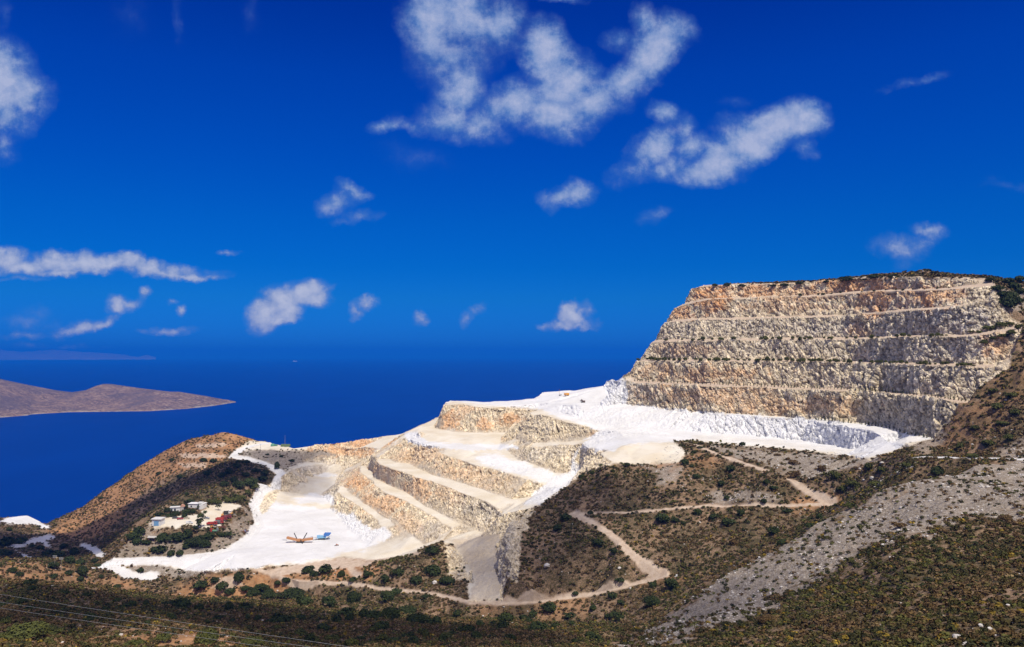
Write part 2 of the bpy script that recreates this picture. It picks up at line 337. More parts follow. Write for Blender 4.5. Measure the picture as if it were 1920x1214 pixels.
# --- valley on the left, white mound by the sea
E([(0,1060,-125),(60,1055,-128),(110,1062,-132),(160,1070,-138.5),(200,1092,-145),(270,1112,-149.5)])
D([(100,1045,662),(40,1040,651),(60,1020,717),(0,1030,648),(0,990,772),(50,1000,772)], edge=False)
mound = D([(-20,975,830),(20,969,832),(50,966,833),(72,978,840),(92,992,850)])
D([(-60,1056,465),(-120,1050,470)], edge=False); X([(-420,650,-165),(-480,760,-172)])
D([(50,1090,447),(150,1105,445),(270,1127,470),(0,1080,443)], edge=False)
# --- slopes under the yard, track, ramp and outcrop
E([(400,1085,-143),(350,1112,-150),(430,1120,-150),(500,1112,-147),(560,1117,-146),(620,1122,-144),(700,1130,-140),(480,1090,-141)], edge=False)
TRACK = [(470,1067,-137),(510,1078,-138),(560,1090,-138),(640,1092,-136),(700,1102,-135),(800,1112,-130.5),(880,1128,-126.3),(940,1130,-124.3),(1000,1128,-122),(1080,1118,-118),(1150,1105,-112),(1210,1092,-107.5),(1250,1080,-103)]
E(TRACK)
E([(700,1068,-128.5),(760,1048,-121.5),(790,1035,-117.5),(822,1020,-113)])
E([(850,1035,-117.5),(862,1060,-122),(876,1090,-124.5)], edge=False)
E([(842,1012,-119.5),(870,1018,-118.5),(900,1008,-114),(925,990,-108.5),(940,966,-101.5)], edge=False)
E([(868,1040,-118.8),(885,1075,-121.5),(892,1115,-124.5)])
E([(937,1000,-109.5),(934,1040,-116),(936,1080,-119),(940,1125,-123.5)])
HE = E([(1232,872,-66.5),(1140,871,-66.8),(1096,885,-74),(1062,914,-86),(1012,948,-92),(975,964,-94.5),(960,975,-95.5),(952,1000,-99),(950,1040,-105.5),(968,1080,-112),(1000,1108,-117)])
# --- scrub hill with the zigzag path
E([(1085,965,-90),(1150,962,-87),(1250,955,-83),(1330,948,-80),(1450,950,-77),(1560,948,-74)])
E([(1560,948,-74),(1490,905,-66.5),(1400,870,-62),(1340,850,-59.8),(1300,836,-58)])
E([(1500,866,-60.5),(1450,885,-62),(1550,890,-61.5),(1600,900,-62),(1650,882,-56),(1600,872,-58)], edge=False)
E([(1085,965,-90),(1120,985,-91.5),(1160,1015,-94.5),(1200,1050,-99.5),(1240,1076,-103)])
E([(1050,1060,-106),(1000,1050,-106.5),(1000,1000,-98.5),(1150,1075,-105),(1100,1090,-112),(1250,1010,-93),(1300,1000,-90.5),(1250,1045,-97),(1150,900,-72.5),(1100,930,-82),(1250,900,-70.5),(1350,905,-71),(1050,985,-95),(1040,950,-90)], edge=False)
E([(1250,1128,-106),(1300,1085,-99.5),(1400,1030,-89.5),(1500,985,-80.5),(1600,935,-69.5),(1700,890,-51.6),(1740,872,-47.2)], edge=False)
# --- hillside right of the wall
P([(1765,842,384),(1800,852,362),(1850,857,348),(1850,800,372),(1830,770,384),(1900,800,358),(1900,740,378),(1925,690,385),(1960,700,385),(1960,620,430),(1900,660,405),(1930,600,440),(1900,545,470),(1960,540,480),(1960,830,330),(2100,600,400),(2100,800,330),(2300,560,420),(2300,850,280)])
# --- scree ridge and near slopes
RIDGE = D([(1150,1216,240),(1190,1197,254),(1250,1152,274),(1330,1100,283),(1400,1060,289),(1480,1015,292),(1560,970,295),(1640,930,294),(1700,908,294),(1760,897,293),(1830,889,293),(1920,886,291),(2050,883,285)])
for p in RIDGE[1:-3]: X([(p[0] + 4, p[1] + 34, p[2] - 15)])
D([(1920,1000,199),(1920,1214,76),(1700,1000,220),(1700,1100,160),(1700,1214,103),(1500,1100,225),(1500,1214,141),(1350,1150,242),(1350,1214,168),(1600,1050,231),(1920,1100,130),(1920,920,242),(1800,950,243),(2200,1000,170),(2200,1300,60),(2400,900,230)], edge=False)
NEAR = D([(-120,1074,322),(0,1086,334),(100,1093,339),(200,1105,344),(300,1118,350),(400,1125,355),(500,1130,357),(600,1138,358),(700,1146,355),(800,1155,348),(900,1160,336),(1000,1165,321),(1100,1174,298)])
for p in NEAR: X([(p[0], p[1] + 45, p[2] - 26)])
X([(-250, 410, -132), (-140, 415, -136), (-200, 380, -128)])
D([(0,1150,230),(0,1214,149),(300,1150,262),(320,1182,205),(200,1190,190),(100,1200,175),(600,1214,203),(600,1175,277),(900,1214,206),(900,1185,263),(1190,1216,195),(450,1214,185),(-150,1150,230),(-150,1214,150),(1050,1190,250)], edge=False)
X([(-70, 95, -38), (0, 95, -40), (70, 70, -28), (-30, 35, -17), (0, 30, -14), (30, 25, -10), (0, 0, -3), (60, 10, -3), (-60, 10, -14), (0, -60, 6), (-120, -60, -6), (120, -60, 14), (-160, 60, -40), (160, 30, -8), (260, 60, -5), (300, 160, -20), (-220, 150, -62), (-320, 200, -90), (-340, 330, -105), (-400, 480, -120), (-420, 560, -150)])
# --- far sides and sea bed
for L in (plat_b, l6s, ridge1, head, mound):
    back(L, 22, 14); back(L, 80, 62); back(L, 260, 190)
for x in range(-900, 1000, 100):
    X([(x, 1350, -275)])
X([(-700, 900, -270), (-620, 1000, -275), (-560, 800, -230), (-900, 600, -270), (800, 600, 0), (800, 300, 10), (900, 1000, -200), (700, 900, -120), (-700, 500, -200), (-600, 300, -150), (500, -60, 20), (-500, -60, -60), (-900, 100, -230), (700, 60, 15)])

EYE = np.array((0, 0, H))
pts = np.array(PTS, float)
key = np.round(pts[:, :2] / 0.6).astype(int)
_, keep, inv = np.unique(key, axis=0, return_index=True, return_inverse=True)
inv = inv.ravel()
p2 = pts[keep]; ed = [(int(inv[a]), int(inv[b])) for a, b in EDG if inv[a] != inv[b]]
ov, oe, of, orig, _, _ = delaunay_2d_cdt([Vector((p[0], p[1])) for p in p2], ed, [], 0, 1e-4)
V = np.zeros((len(ov), 3)); new = 0
for i, v in enumerate(ov):
    V[i, :2] = v
    if orig[i]: V[i, 2] = p2[orig[i][0], 2]
    else:
        d = np.hypot(p2[:, 0] - v[0], p2[:, 1] - v[1]); j = np.argsort(d)[:2]; wgt = 1 / (d[j] + 1e-3)
        V[i, 2] = (p2[j, 2] * wgt).sum() / wgt.sum(); new += 1
T = np.array([f for f in of if len(f) == 3])
print('TIN', len(V), len(T), 'crossings', new)

def proj(Pn):
    y = np.maximum(Pn[:, 1], 1.0)
    return U0 + F * Pn[:, 0] / y, V0 - F * Pn[:, 2] / y
def refine(V, T, target_px, rounds=12):
    for r in range(rounds):
        E_ = np.sort(np.concatenate((T[:, [0, 1]], T[:, [1, 2]], T[:, [2, 0]])), axis=1)
        kk, einv = np.unique(E_[:, 0].astype(np.int64) * len(V) + E_[:, 1], return_inverse=True); einv = einv.ravel()
        Eu = np.stack((kk // len(V), kk % len(V)), 1)
        a, b = V[Eu[:, 0]], V[Eu[:, 1]]
        ua, va = proj(a); ub, vb = proj(b); m = (a + b) / 2; um, vm = proj(m)
        dist = np.maximum(np.linalg.norm(m, axis=1), 15.0)
        l3 = np.linalg.norm(a - b, axis=1)
        px = np.hypot(ua - ub, va - vb); px = np.minimum(px, l3 / dist * F)
        met = np.maximum(px, 0.16 * l3 / dist * F)
        out = (um < -60) | (um > 1980) | (vm > 1260) | (m[:, 1] < 20) | (m[:, 1] > 1000)
        met = np.where(out, met * 0.07, met)
        if r >= 4:                                    # coarser where other ground stands in front
            G_ = 14.0; uu, vv = proj(V); dv = np.linalg.norm(V, axis=1)
            gx, gy = ((uu + 80) / G_).astype(int), (vv / G_).astype(int); ok = (gx >= 0) & (gx < 150) & (gy >= 0) & (gy < 95) & (V[:, 1] > 5)
            zb = np.full(150 * 95, 1e9); np.minimum.at(zb, (gx + 150 * gy)[ok], dv[ok]); zb = zb.reshape(95, 150)
            zm = zb.copy()
            for sx in (-1, 0, 1):                     # a cell counts as covered only with its neighbours
                for sy in (-1, 0, 1): zm = np.maximum(zm, np.roll(np.roll(zb, sx, 1), sy, 0))
            hx, hy = np.clip(((um + 80) / G_).astype(int), 0, 149), np.clip((vm / G_).astype(int), 0, 94)
            hid = dist > zm[hy, hx] * 1.01 + 4
            met = np.where(hid & ~out, met * 0.12, met)
        split = (met > target_px) & (l3 > 0.25)
        if not split.any(): break
        idx = np.full(len(Eu), -1); idx[split] = len(V) + np.arange(split.sum())
        V = np.concatenate((V, m[split]))
        n = len(T); e = idx[einv].reshape(3, n).T     # edges 01,12,20
        cnt = (e >= 0).sum(1); res = [T[cnt == 0]]
        for k in range(3):                            # rotate so that patterns line up
            R = np.roll(T, -k, 1); Q = np.roll(e, -k, 1)
            s = (cnt == 1) & (Q[:, 0] >= 0); t, q = R[s], Q[s]
            res += [np.stack((t[:, 0], q[:, 0], t[:, 2]), 1), np.stack((q[:, 0], t[:, 1], t[:, 2]), 1)]
            s = (cnt == 2) & (Q[:, 2] < 0); t, q = R[s], Q[s]
            res += [np.stack((q[:, 0], t[:, 1], q[:, 1]), 1), np.stack((t[:, 0], q[:, 0], q[:, 1]), 1), np.stack((t[:, 0], q[:, 1], t[:, 2]), 1)]
        s = cnt == 3; t, q = T[s], e[s]
        res += [np.stack((t[:, 0], q[:, 0], q[:, 2]), 1), np.stack((q[:, 0], t[:, 1], q[:, 1]), 1), np.stack((q[:, 2], q[:, 1], t[:, 2]), 1), q]
        T = np.concatenate(res)
    return V, T

# cliff or floor is read from the tilt of the smooth survey surface, before it is roughened
V, T = refine(V, T, 2.6)
def tri_normals(V, T):
    n = np.cross(V[T[:, 1]] - V[T[:, 0]], V[T[:, 2]] - V[T[:, 0]]); return n
def vert_normals(V, T):
    n = tri_normals(V, T); N = np.zeros_like(V)
    for k in range(3): N[:, k] = np.bincount(T.ravel(), np.repeat(n[:, k], 3), len(V))
    return N / np.maximum(np.linalg.norm(N, axis=1, keepdims=True), 1e-9)
N0 = vert_normals(V, T); flip = N0[:, 2].mean() < 0
if flip: T = T[:, ::-1].copy(); N0 = -N0
EU = np.sort(np.concatenate((T[:, [0, 1]], T[:, [1, 2]], T[:, [2, 0]])), axis=1)
kk = np.unique(EU[:, 0].astype(np.int64) * len(V) + EU[:, 1]); EU = np.stack((kk // len(V), kk % len(V)), 1)
DEG = np.bincount(EU.ravel(), minlength=len(V)).astype(float)
def relax(A, it=1):
    for _ in range(it):
        B = np.zeros_like(A)
        if A.ndim == 1: B = np.bincount(EU[:, 0], A[EU[:, 1]], len(V)) + np.bincount(EU[:, 1], A[EU[:, 0]], len(V)); A = 0.4 * A + 0.6 * B / DEG
        else:
            for k in range(A.shape[1]): B[:, k] = np.bincount(EU[:, 0], A[EU[:, 1], k], len(V)) + np.bincount(EU[:, 1], A[EU[:, 0], k], len(V))
            A = 0.4 * A + 0.6 * B / DEG[:, None]
    return A
print('refined', len(V), len(T), round(time.time() - T0, 1), 's')

# ------------------------------------------------------------------ what the ground is made of
uV, vV = proj(V)
jit = fbm(V, 9.0, 4, 3); jit2 = fbm(V, 2.2, 3, 11)
def sdist(poly, u, v):
    p = np.array(poly, float); d = np.full(len(u), 1e9); ins = np.zeros(len(u), bool)
    for i in range(len(p)):
        a, b = p[i], p[(i + 1) % len(p)]; e = b - a; L2 = max((e ** 2).sum(), 1e-9)
        t = np.clip(((u - a[0]) * e[0] + (v - a[1]) * e[1]) / L2, 0, 1)
        d = np.minimum(d, (u - a[0] - t * e[0]) ** 2 + (v - a[1] - t * e[1]) ** 2)
        if a[1] != b[1]:
            ins ^= ((a[1] > v) != (b[1] > v)) & (u < (b[0] - a[0]) * (v - a[1]) / (b[1] - a[1]) + a[0])
    d = np.sqrt(d); return np.where(ins, d, -d)
def sm(x, a, b):
    t = np.clip((x - a) / (b - a), 0, 1); return t * t * (3 - 2 * t)
def area(poly, soft=4.0, j=3.0, j2=2.0, ymin=0, ymax=2000):
    q = np.array(poly, float); m = 14 + soft + j
    w_ = np.zeros(len(V), np.float32)
    s = (uV > q[:, 0].min() - m) & (uV < q[:, 0].max() + m) & (vV > q[:, 1].min() - m) & (vV < q[:, 1].max() + m) & (V[:, 1] > ymin) & (V[:, 1] < ymax)
    w_[s] = sm(sdist(poly, uV[s], vV[s]) + j * jit[s] * 2 + j2 * jit2[s] * 2, -soft, soft)
    return w_
def blobs(L, ymin=0, ymax=2000):
    w_ = np.zeros(len(V), np.float32)
    for u, v, a, b, k in L:
        s = (np.abs(uV - u) < 1.6 * a) & (np.abs(vV - v) < 1.6 * b) & (V[:, 1] > ymin) & (V[:, 1] < ymax)
        d = np.hypot((uV[s] - u) / a, (vV[s] - v) / b) + 0.9 * jit[s] + 0.7 * jit2[s]
        w_[s] = np.maximum(w_[s], k * sm(-d, -1.25, -0.45))
    return w_
def along(lines, hw, soft=1.0, j=0.6):
    """distance in plan to a way; hw metres half width"""
    w_ = np.zeros(len(V), np.float32)
    for L in lines:
        L = np.array(L)[:, :2]; h = np.atleast_1d(hw) * np.ones(len(L))
        for i in range(len(L) - 1):
            a, b = L[i], L[i + 1]; lo, hi = np.minimum(a, b) - 14, np.maximum(a, b) + 14
            s = (V[:, 0] > lo[0]) & (V[:, 0] < hi[0]) & (V[:, 1] > lo[1]) & (V[:, 1] < hi[1])
            e = b - a; t = np.clip(((V[s, :2] - a) @ e) / max((e ** 2).sum(), 1e-9), 0, 1)
            d = np.linalg.norm(V[s, :2] - a - t[:, None] * e, axis=1) - (h[i] + (h[i + 1] - h[i]) * t)
            w_[s] = np.maximum(w_[s], sm(-d + j * (jit[s] + jit2[s]), -soft, soft))
    return w_
def zL(L): return [w3(u, v, -z * F / (v - V0)) for u, v, z in L]

QUARRY = [(455,843),(500,833),(535,836),(579,831),(650,818),(712,808),(754,802),(776,796),(805,787),(808,770),(820,745),(850,730),(920,734),(1000,728),(1010,715),(1118,710),(1125,695),(1155,690),(1168,680),(1176,660),(1196,628),(1216,592),(1240,560),(1270,545),(1282,525),(1312,531),(1365,533),(1440,533),(1500,531),(1560,527),(1640,522),(1690,519),(1740,521),(1800,523),(1862,526),(1868,555),(1880,575),(1900,598),(1918,612),(1905,640),(1890,690),(1850,730),(1812,760),(1770,800),(1748,832),(1732,850),(1735,857),(1700,862),(1645,862),(1593,857),(1516,847),(1432,840),(1328,830),(1300,828),(1262,829),(1290,850),(1270,866),(1240,869),(1150,870),(1096,885),(1062,914),(1012,948),(975,964),(960,978),(953,1002),(950,1040),(950,1080),(942,1126),(880,1126),(876,1085),(850,1022),(826,1016),(790,1030),(760,1042),(700,1050),(640,1046),(560,1059),(461,1067),(386,1073),(330,1068),(300,1058),(205,1062),(180,1068),(205,1050),(330,1045),(400,1036),(445,1018),(480,985),(470,945),(485,925),(510,905),(520,890),(500,876),(470,864)]
nz = relax(N0[:, 2].copy(), 3)
quarry = area(QUARRY, 2.5, 1.5, 1.5, ymin=395)
steep = sm(-nz + 0.06 * jit + 0.05 * jit2, -0.93, -0.78)
greybank = area([(452,846),(530,843),(612,846),(632,855),(575,862),(545,878),(525,888),(500,872),(462,862)], 4, 3)
white = np.maximum.reduce([
 area([(300,1062),(386,1073),(461,1068),(560,1057),(640,1041),(690,1029),(737,1006),(720,990),(695,992),(668,968),(640,962),(622,955),(600,952),(540,946),(500,935),(478,948),(486,985),(450,1015),(400,1037),(330,1046),(205,1050),(180,1066),(286,1090),(292,1075)], 4, 4, ymin=480),
 area([(828,758),(850,740),(920,744),(1000,735),(1018,724),(1128,718),(1135,704),(1160,704),(1174,715),(1178,740),(1176,757),(1245,765.5),(1328,773),(1432,780),(1516,785),(1593,792),(1655,801),(1697,812),(1746,822),(1738,858),(1700,860),(1645,860),(1516,844),(1300,826),(1262,828),(1165,836),(1150,846),(1120,845),(1098,828),(1126,808),(1094,797),(1052,786),(1011,767),(948,763),(896,759),(850,751.5)], 2.5, 2.0, ymin=400),
 area([(1100,826),(1128,818),(1160,836),(1120,846),(1085,842),(1080,866),(1088,884),(1062,914),(1012,948),(985,945),(1000,928),(1030,905),(990,897),(948,884),(905,870),(890,855),(930,850),(968,864),(1011,877),(1040,889),(1068,888),(1074,850)], 4, 4, ymin=480),
 area([(757,812),(782,811),(800,828),(886,833),(969,834),(972,841),(886,846),(830,841),(790,837),(765,828)], 2, 1.5),
 area([(545,938),(590,925),(628,930),(625,945),(560,945)], 4, 4),
 0.8 * area([(590,892),(615,886),(632,892),(612,896)], 2, 2)])
pit = area([(1297,815),(1400,822),(1500,832),(1640,850),(1690,838),(1660,800),(1750,822),(1735,858),(1645,861),(1516,846),(1297,828)], 4, 3)
haul = along([zL(ROAD), zL([(205,1060,-141),(240,1080,-145),(286,1086,-147)])], 4.2, 1.0, 0.5)
haul2 = along([zL([(1712,857.5,-47.3)]) + zL([(1745,857,-45.4),(1830,860,-43),(1920,862,-41),(2010,863,-39)])], 1.5, 0.6, 0.3)
haul = np.maximum(haul, haul2)
valley_road = np.maximum(area([(12,1027),(60,1010),(93,1002),(104,1008),(86,1014),(97,1026),(88,1026),(74,1016),(55,1021),(30,1028)], 1.5, 1, ymin=560), area([(26,1030),(46,1039),(68,1048),(66,1056),(50,1051),(34,1037)], 1.5, 1, ymin=560))
valley_road = np.maximum(valley_road, area([(155,1016),(185,1028),(205,1046),(190,1052),(170,1036),(150,1024)], 2, 1.5, ymin=560))
Z1 = [(1085,965,-90),(1150,962,-87),(1250,955,-83),(1330,948,-80),(1450,950,-77),(1540,948,-74.5)]
Z2 = [(1560,948,-74),(1490,905,-66.5),(1400,870,-62),(1340,850,-59.8),(1300,834,-57.8)]
Z3 = [(1075,963,-90),(1120,985,-91.5),(1160,1015,-94.5),(1200,1050,-99.5),(1245,1078,-103)]
Z4 = [(640,1047,-134),(655,1065,-135.5),(672,1092,-136)]
track = np.maximum.reduce([along([zL(TRACK)], 1.2, 0.6, .5), along([zL(Z1)], 1.0, 0.6, .5), along([zL(Z2)], [2.4,1.6,1.5,1.6,2.2], .8), along([zL(Z3)], [2.6,1.9,2.0,2.3,2.5], .8), along([zL(Z4)], 2.2, 1.2),
 area([(465,1068),(540,1060),(600,1050),(640,1046),(700,1052),(688,1060),(640,1066),(560,1078),(520,1082),(490,1075)], 3, 3),
 0.9 * area([(415,1082),(440,1080),(450,1095),(425,1110),(400,1100)], 4, 4)])
ramp = area([(842,1014),(900,1004),(935,985),(952,990),(950,1040),(944,1080),(938,1126),(880,1126),(890,1090),(868,1040)], 5, 3, ymin=392)
tanpad = area([(640,1046),(690,1031),(740,1024),(800,1026),(775,1042),(730,1052),(690,1056)], 3, 3)
pad = np.maximum(area([(277,980),(300,973),(345,966),(372,966),(388,952),(420,943),(455,948),(430,965),(412,985),(385,992),(345,984),(330,990),(290,990)], 2.5, 2, ymin=540, ymax=660), area([(462,828),(490,824),(505,828),(545,838),(578,840),(560,844),(520,844),(490,838),(450,848),(440,846)], 2, 1.5))
mound_w = area([(-10,980),(15,970),(50,960),(96,992),(80,990),(55,982),(20,984)], 2, 1.5, ymin=780)
terr = np.maximum.reduce([area([(366,835),(400,830),(428,832),(420,838),(372,840)], 1.5, 1.5), area([(338,852),(380,850),(430,853),(425,858),(345,860)], 1.5, 1.5), area([(336,870),(390,868),(385,878),(345,876)], 2, 2)])
ochre = blobs([(1330,562,50,26,.75),(1420,545,85,15,.8),(1500,552,120,20,.55),(1590,533,70,22,.9),(1645,552,45,40,.8),(1740,552,60,22,.7),(1737,560,18,22,1),(1318,553,15,18,1.3),(1278,585,30,14,.8),(1350,555,14,28,1),(1500,575,180,12,.4),(1350,700,120,18,.55),(1330,742,120,22,.5),(1480,760,140,20,.5),(1230,690,40,12,.4),(1280,655,60,12,.4),(1610,620,25,14,.5),(1870,650,30,25,.6),
 (844,790,20,28,.95),(870,768,25,14,.5),(908,798,16,14,.85),(962,785,26,12,.9),(860,820,70,8,.55),(930,822,20,6,.8),(1112,815,14,8,.6),(790,855,60,22,.45),(850,880,50,22,.5),(920,905,50,22,.35),(720,888,32,20,.85),(780,915,45,22,.75),(840,930,40,20,.3),(672,905,26,26,.95),(715,945,45,24,.75),(765,985,30,24,.4),(640,848,70,9,.9),(690,832,70,8,1),(600,850,40,8,.5)])
ochre = ochre * np.where(uV < 1140, .78, 1)
grey_shade = blobs([(905,955,45,35,.8),(830,995,50,22,.8),(600,880,60,20,.8),(590,915,60,14,.9),(615,918,25,18,.9),(1500,620,280,26,.45),(1780,600,110,40,.7),(1720,665,160,22,.6),(1750,715,120,30,.5),(1200,735,30,22,.7),(700,1000,40,30,.4),(955,1040,14,60,.9),(1010,860,30,14,.6),(1010,850,60,20,.4),(1440,650,120,14,.4)])  # grey stone patches; those inside the yard bowl paint in its shade
cliffout = area([(940,985),(975,962),(1000,955),(990,985),(975,1020),(972,1060),(968,1090),(945,1080),(944,1040)], 3, 4, ymin=395, ymax=500)
outcrop = area([(835,1020),(856,1032),(870,1060),(882,1092),(850,1088),(835,1060)], 4, 5, ymin=420, ymax=500)
bank = area([(484,936),(500,926),(517,918),(524,906),(528,915),(520,932),(512,945),(496,962),(486,966),(478,952)], 2, 2, ymin=600, ymax=760)
rock = np.clip(quarry * steep * (1 - greybank), 0, 1); rock = np.maximum(rock, bank * .9)
rock = np.maximum(rock, np.maximum(cliffout * .9, outcrop * .8))
TOES = [zL([(817,803,-72.5),(857,810,-72),(907,812,-71.5),(950,810,-71),(975,806,-70.6)]), zL([(967,822,-71),(1002,831,-69.5),(1052,829,-67.5),(1098,825,-64.2),(1130,818,-60.8)]), zL([(971,863,-81.5),(1011,876,-83),(1040,887,-85.5),(1065,888,-85)]),
 zL([(732,862,-94.5),(742,868,-94.8),(767,869.5,-95),(829,896,-95.5),(881,912,-96),(933,929,-97),(970,941,-98),(985,940,-97.8)]), zL([(690,875,-108),(702,896,-108),(767,927,-109.5),(808,954,-111),(850,975,-113),(892,994,-116),(908,999,-116)]),
 zL([(652,917,-121),(679,942,-121.2),(733,975,-122),(773,1006,-124),(796,1023,-126),(825,1017,-122.5),(858,1004,-120)]), zL([(622,945,-132),(618,955,-133),(640,980,-134),(660,998,-134.3),(687,1026,-134.5)])]
dust = along(TOES, 1.2, 3.2, 1.4)
rock = rock * (1 - .8 * dust); cream_toe = dust * quarry
scree = np.maximum.reduce([
 area([(1150,1218),(1190,1195),(1250,1150),(1330,1098),(1400,1058),(1480,1013),(1560,968),(1640,928),(1700,903),(1760,878),(1830,866),(1940,862),(1940,958),(1800,985),(1700,1012),(1600,1042),(1530,1078),(1480,1112),(1440,1150),(1370,1185),(1290,1207)], 11, 16, 10, ymax=305),
 area([(1330,836),(1432,843),(1516,849),(1593,859),(1650,866),(1580,882),(1520,892),(1480,885),(1440,876),(1380,858)], 7, 8),
 .9 * area([(1225,880),(1290,876),(1280,895),(1240,908)], 6, 8), .9 * area([(1330,925),(1460,925),(1480,945),(1340,945)], 8, 10), .8 * area([(1858,850),(1930,815),(1930,860),(1858,857)], 4, 5, ymin=300),
 .8 * area([(1690,835),(1760,800),(1780,815),(1740,852)], 4, 5), area([(1230,842),(1262,828),(1290,850),(1270,866),(1235,868)], 4, 5), greybank,
 .7 * area([(1850,545),(1930,545),(1930,590),(1870,590)], 5, 8, ymin=330),
 .75 * area([(215,1035),(250,1005),(275,990),(300,1000),(350,1012),(410,1000),(455,960),(480,940),(478,965),(465,1000),(430,1025),(380,1042),(300,1050),(225,1048)], 5, 8, 5, ymin=500, ymax=680), .8 * area([(300,1048),(390,1042),(450,1020),(465,990),(450,1000),(410,1015),(330,1030),(230,1045)], 4, 5, ymin=500, ymax=640), area([(205,1065),(300,1058),(388,1072),(350,1084),(300,1082)], 4, 4, ymin=490)])
orange = np.maximum.reduce([
 area([(92,995),(170,935),(240,880),(300,842),(360,815),(420,805),(470,818),(505,824),(470,838),(430,850),(415,868),(390,880),(340,882),(290,905),(230,962),(190,1003),(150,1012),(110,1005)], 5, 6, ymin=700),
 area([(300,1122),(340,1092),(420,1070),(480,1068),(560,1060),(640,1044),(720,1052),(690,1090),(650,1094),(560,1092),(520,1112),(440,1135)], 8, 10, ymin=440, ymax=560),
 .8 * area([(-100,1040),(0,1040),(110,1058),(180,1075),(290,1108),(230,1115),(100,1095),(-100,1085)], 8, 10, ymin=400, ymax=560),
 .9 * area([(-40,1205),(150,1190),(330,1168),(400,1192),(500,1230),(-40,1230)], 10, 12, ymin=120, ymax=260),
 .7 * area([(1245,1070),(1262,1075),(1290,1090),(1240,1100),(1200,1100)], 6, 8, ymin=340, ymax=400), .7 * area([(1480,930),(1560,925),(1600,945),(1560,965),(1480,962)], 6, 10, ymin=360), .5 * area([(1740,845),(1800,770),(1925,650),(1925,760),(1830,850)], 10, 16, ymin=320, ymax=480),
 .8 * area([(1230,868),(1290,840),(1350,870),(1340,885),(1250,900)], 8, 8, ymin=420), .5 * area([(870,1130),(1100,1115),(1100,1160),(900,1160)], 10, 14, ymin=330, ymax=400)])
track = np.maximum(track, .85 * terr)
natural = np.clip(1 - np.maximum.reduce([quarry * (1 - greybank), haul, track, pad, valley_road, tanpad, ramp, mound_w]), 0, 1)
veg = natural * (1 - .90 * np.clip(scree, 0, 1)) * (1 - .48 * np.clip(orange, 0, 1)) * (1 - rock)
flat = quarry * (1 - steep)
cream = np.clip(np.maximum.reduce([flat * (1 - greybank), pad, haul * .6, cream_toe * .9]), 0, 1)
white = white * (1 - .9 * bank)
white = np.clip(np.maximum.reduce([white * quarry, haul * .9, valley_road * .85, mound_w]) * (1 - .25 * pit * (nz > .9)), 0, 1)
wallflat = flat * sm(uV, 1160, 1200) * sm(-vV, -770, -752)          # the narrow earth benches of the big wall
track = np.clip(np.maximum.reduce([track, wallflat, tanpad * .8, ramp * .55]), 0, 1)
cream = cream * (1 - wallflat) * (1 - .45 * ramp)

# ------------------------------------------------------------------ roughness of the ground, as real relief
dist = np.linalg.norm(V, axis=1)
smooth_me = np.clip(1 - np.maximum.reduce([rock, flat, haul, track]), 0, 1)
Vs = relax(V.copy(), 6); V = V + (Vs - V) * np.clip(smooth_me * .8 + flat * .45, 0, .85)[:, None]
N1 = vert_normals(V, T)
R = rock * (1 - .0 * white)
disp = np.zeros(len(V), np.float32)
near = V[:, 1] < 1000
# strata dipping to the right on the wall: stretched along the dip
dipv = np.array((.33, -.62, -.71)); nrm = np.array((-.92, -.39, 0)); third = np.cross(dipv, nrm)
s = (R > .02) & near; Pq = V[s]
Q = np.stack((Pq @ dipv * .28, Pq @ nrm, Pq @ third), 1)
c1, c2, cr = cells(Q, 4.2, 5); e1 = sm(c2 - c1, 0, .22)
d1_, d2_, dr = cells(Pq, 2.3, 9); e2 = sm(d2_ - d1_, 0, .25)
f1_, f2_, fr = cells(Pq, 1.05, 19)
big = fbm(Pq, 20.0, 3, 21); fine = fbm(Pq, .9, 2, 31); mod = sm(fbm(Pq, 26.0, 2, 33), -.25, .35)
amp = np.where(white[s] > .5, .75, 1.0) * np.where((white[s] > .4) & (uV[s] > 1640), .3, 1.0)
disp[s] = R[s] * amp * .78 * (2.9 * big + (.35 + .9 * mod) * ((cr - .5) * 1.9 + (e1 - 1) * .9) + (1.25 - .6 * mod) * ((dr - .5) * 1.2 + (e2 - 1) * .4) + (fr - .5) * .55 + .3 * fine)
crack = np.zeros(len(V), np.float32); tone = np.zeros(len(V), np.float32)
g3 = vnoise(Pq, 1.7, 77) + .6 * vnoise(Pq, .8, 78); g4 = vnoise(np.stack((Pq @ dipv * .3, Pq @ nrm, Pq @ third), 1), 1.5, 79)
crack[s] = np.clip(np.maximum.reduce([sm(g3, .42, .75), .9 * sm(g4, .45, .75) * mod, .8 * (1 - e2) * sm(-dr, -.55, -.35)]), 0, 1)
crack[s] *= np.where(uV[s] < 1140, .6, 1)
tone[s] = np.clip(np.where(uV[s] < 1140, .2, 0) + .55 * (dr - .5) * 2 + .5 * (fr - .5) * 2 + .35 * fbm(Pq, 7.0, 2, 80), -1, 1)
tyre = np.zeros(len(V), np.float32)
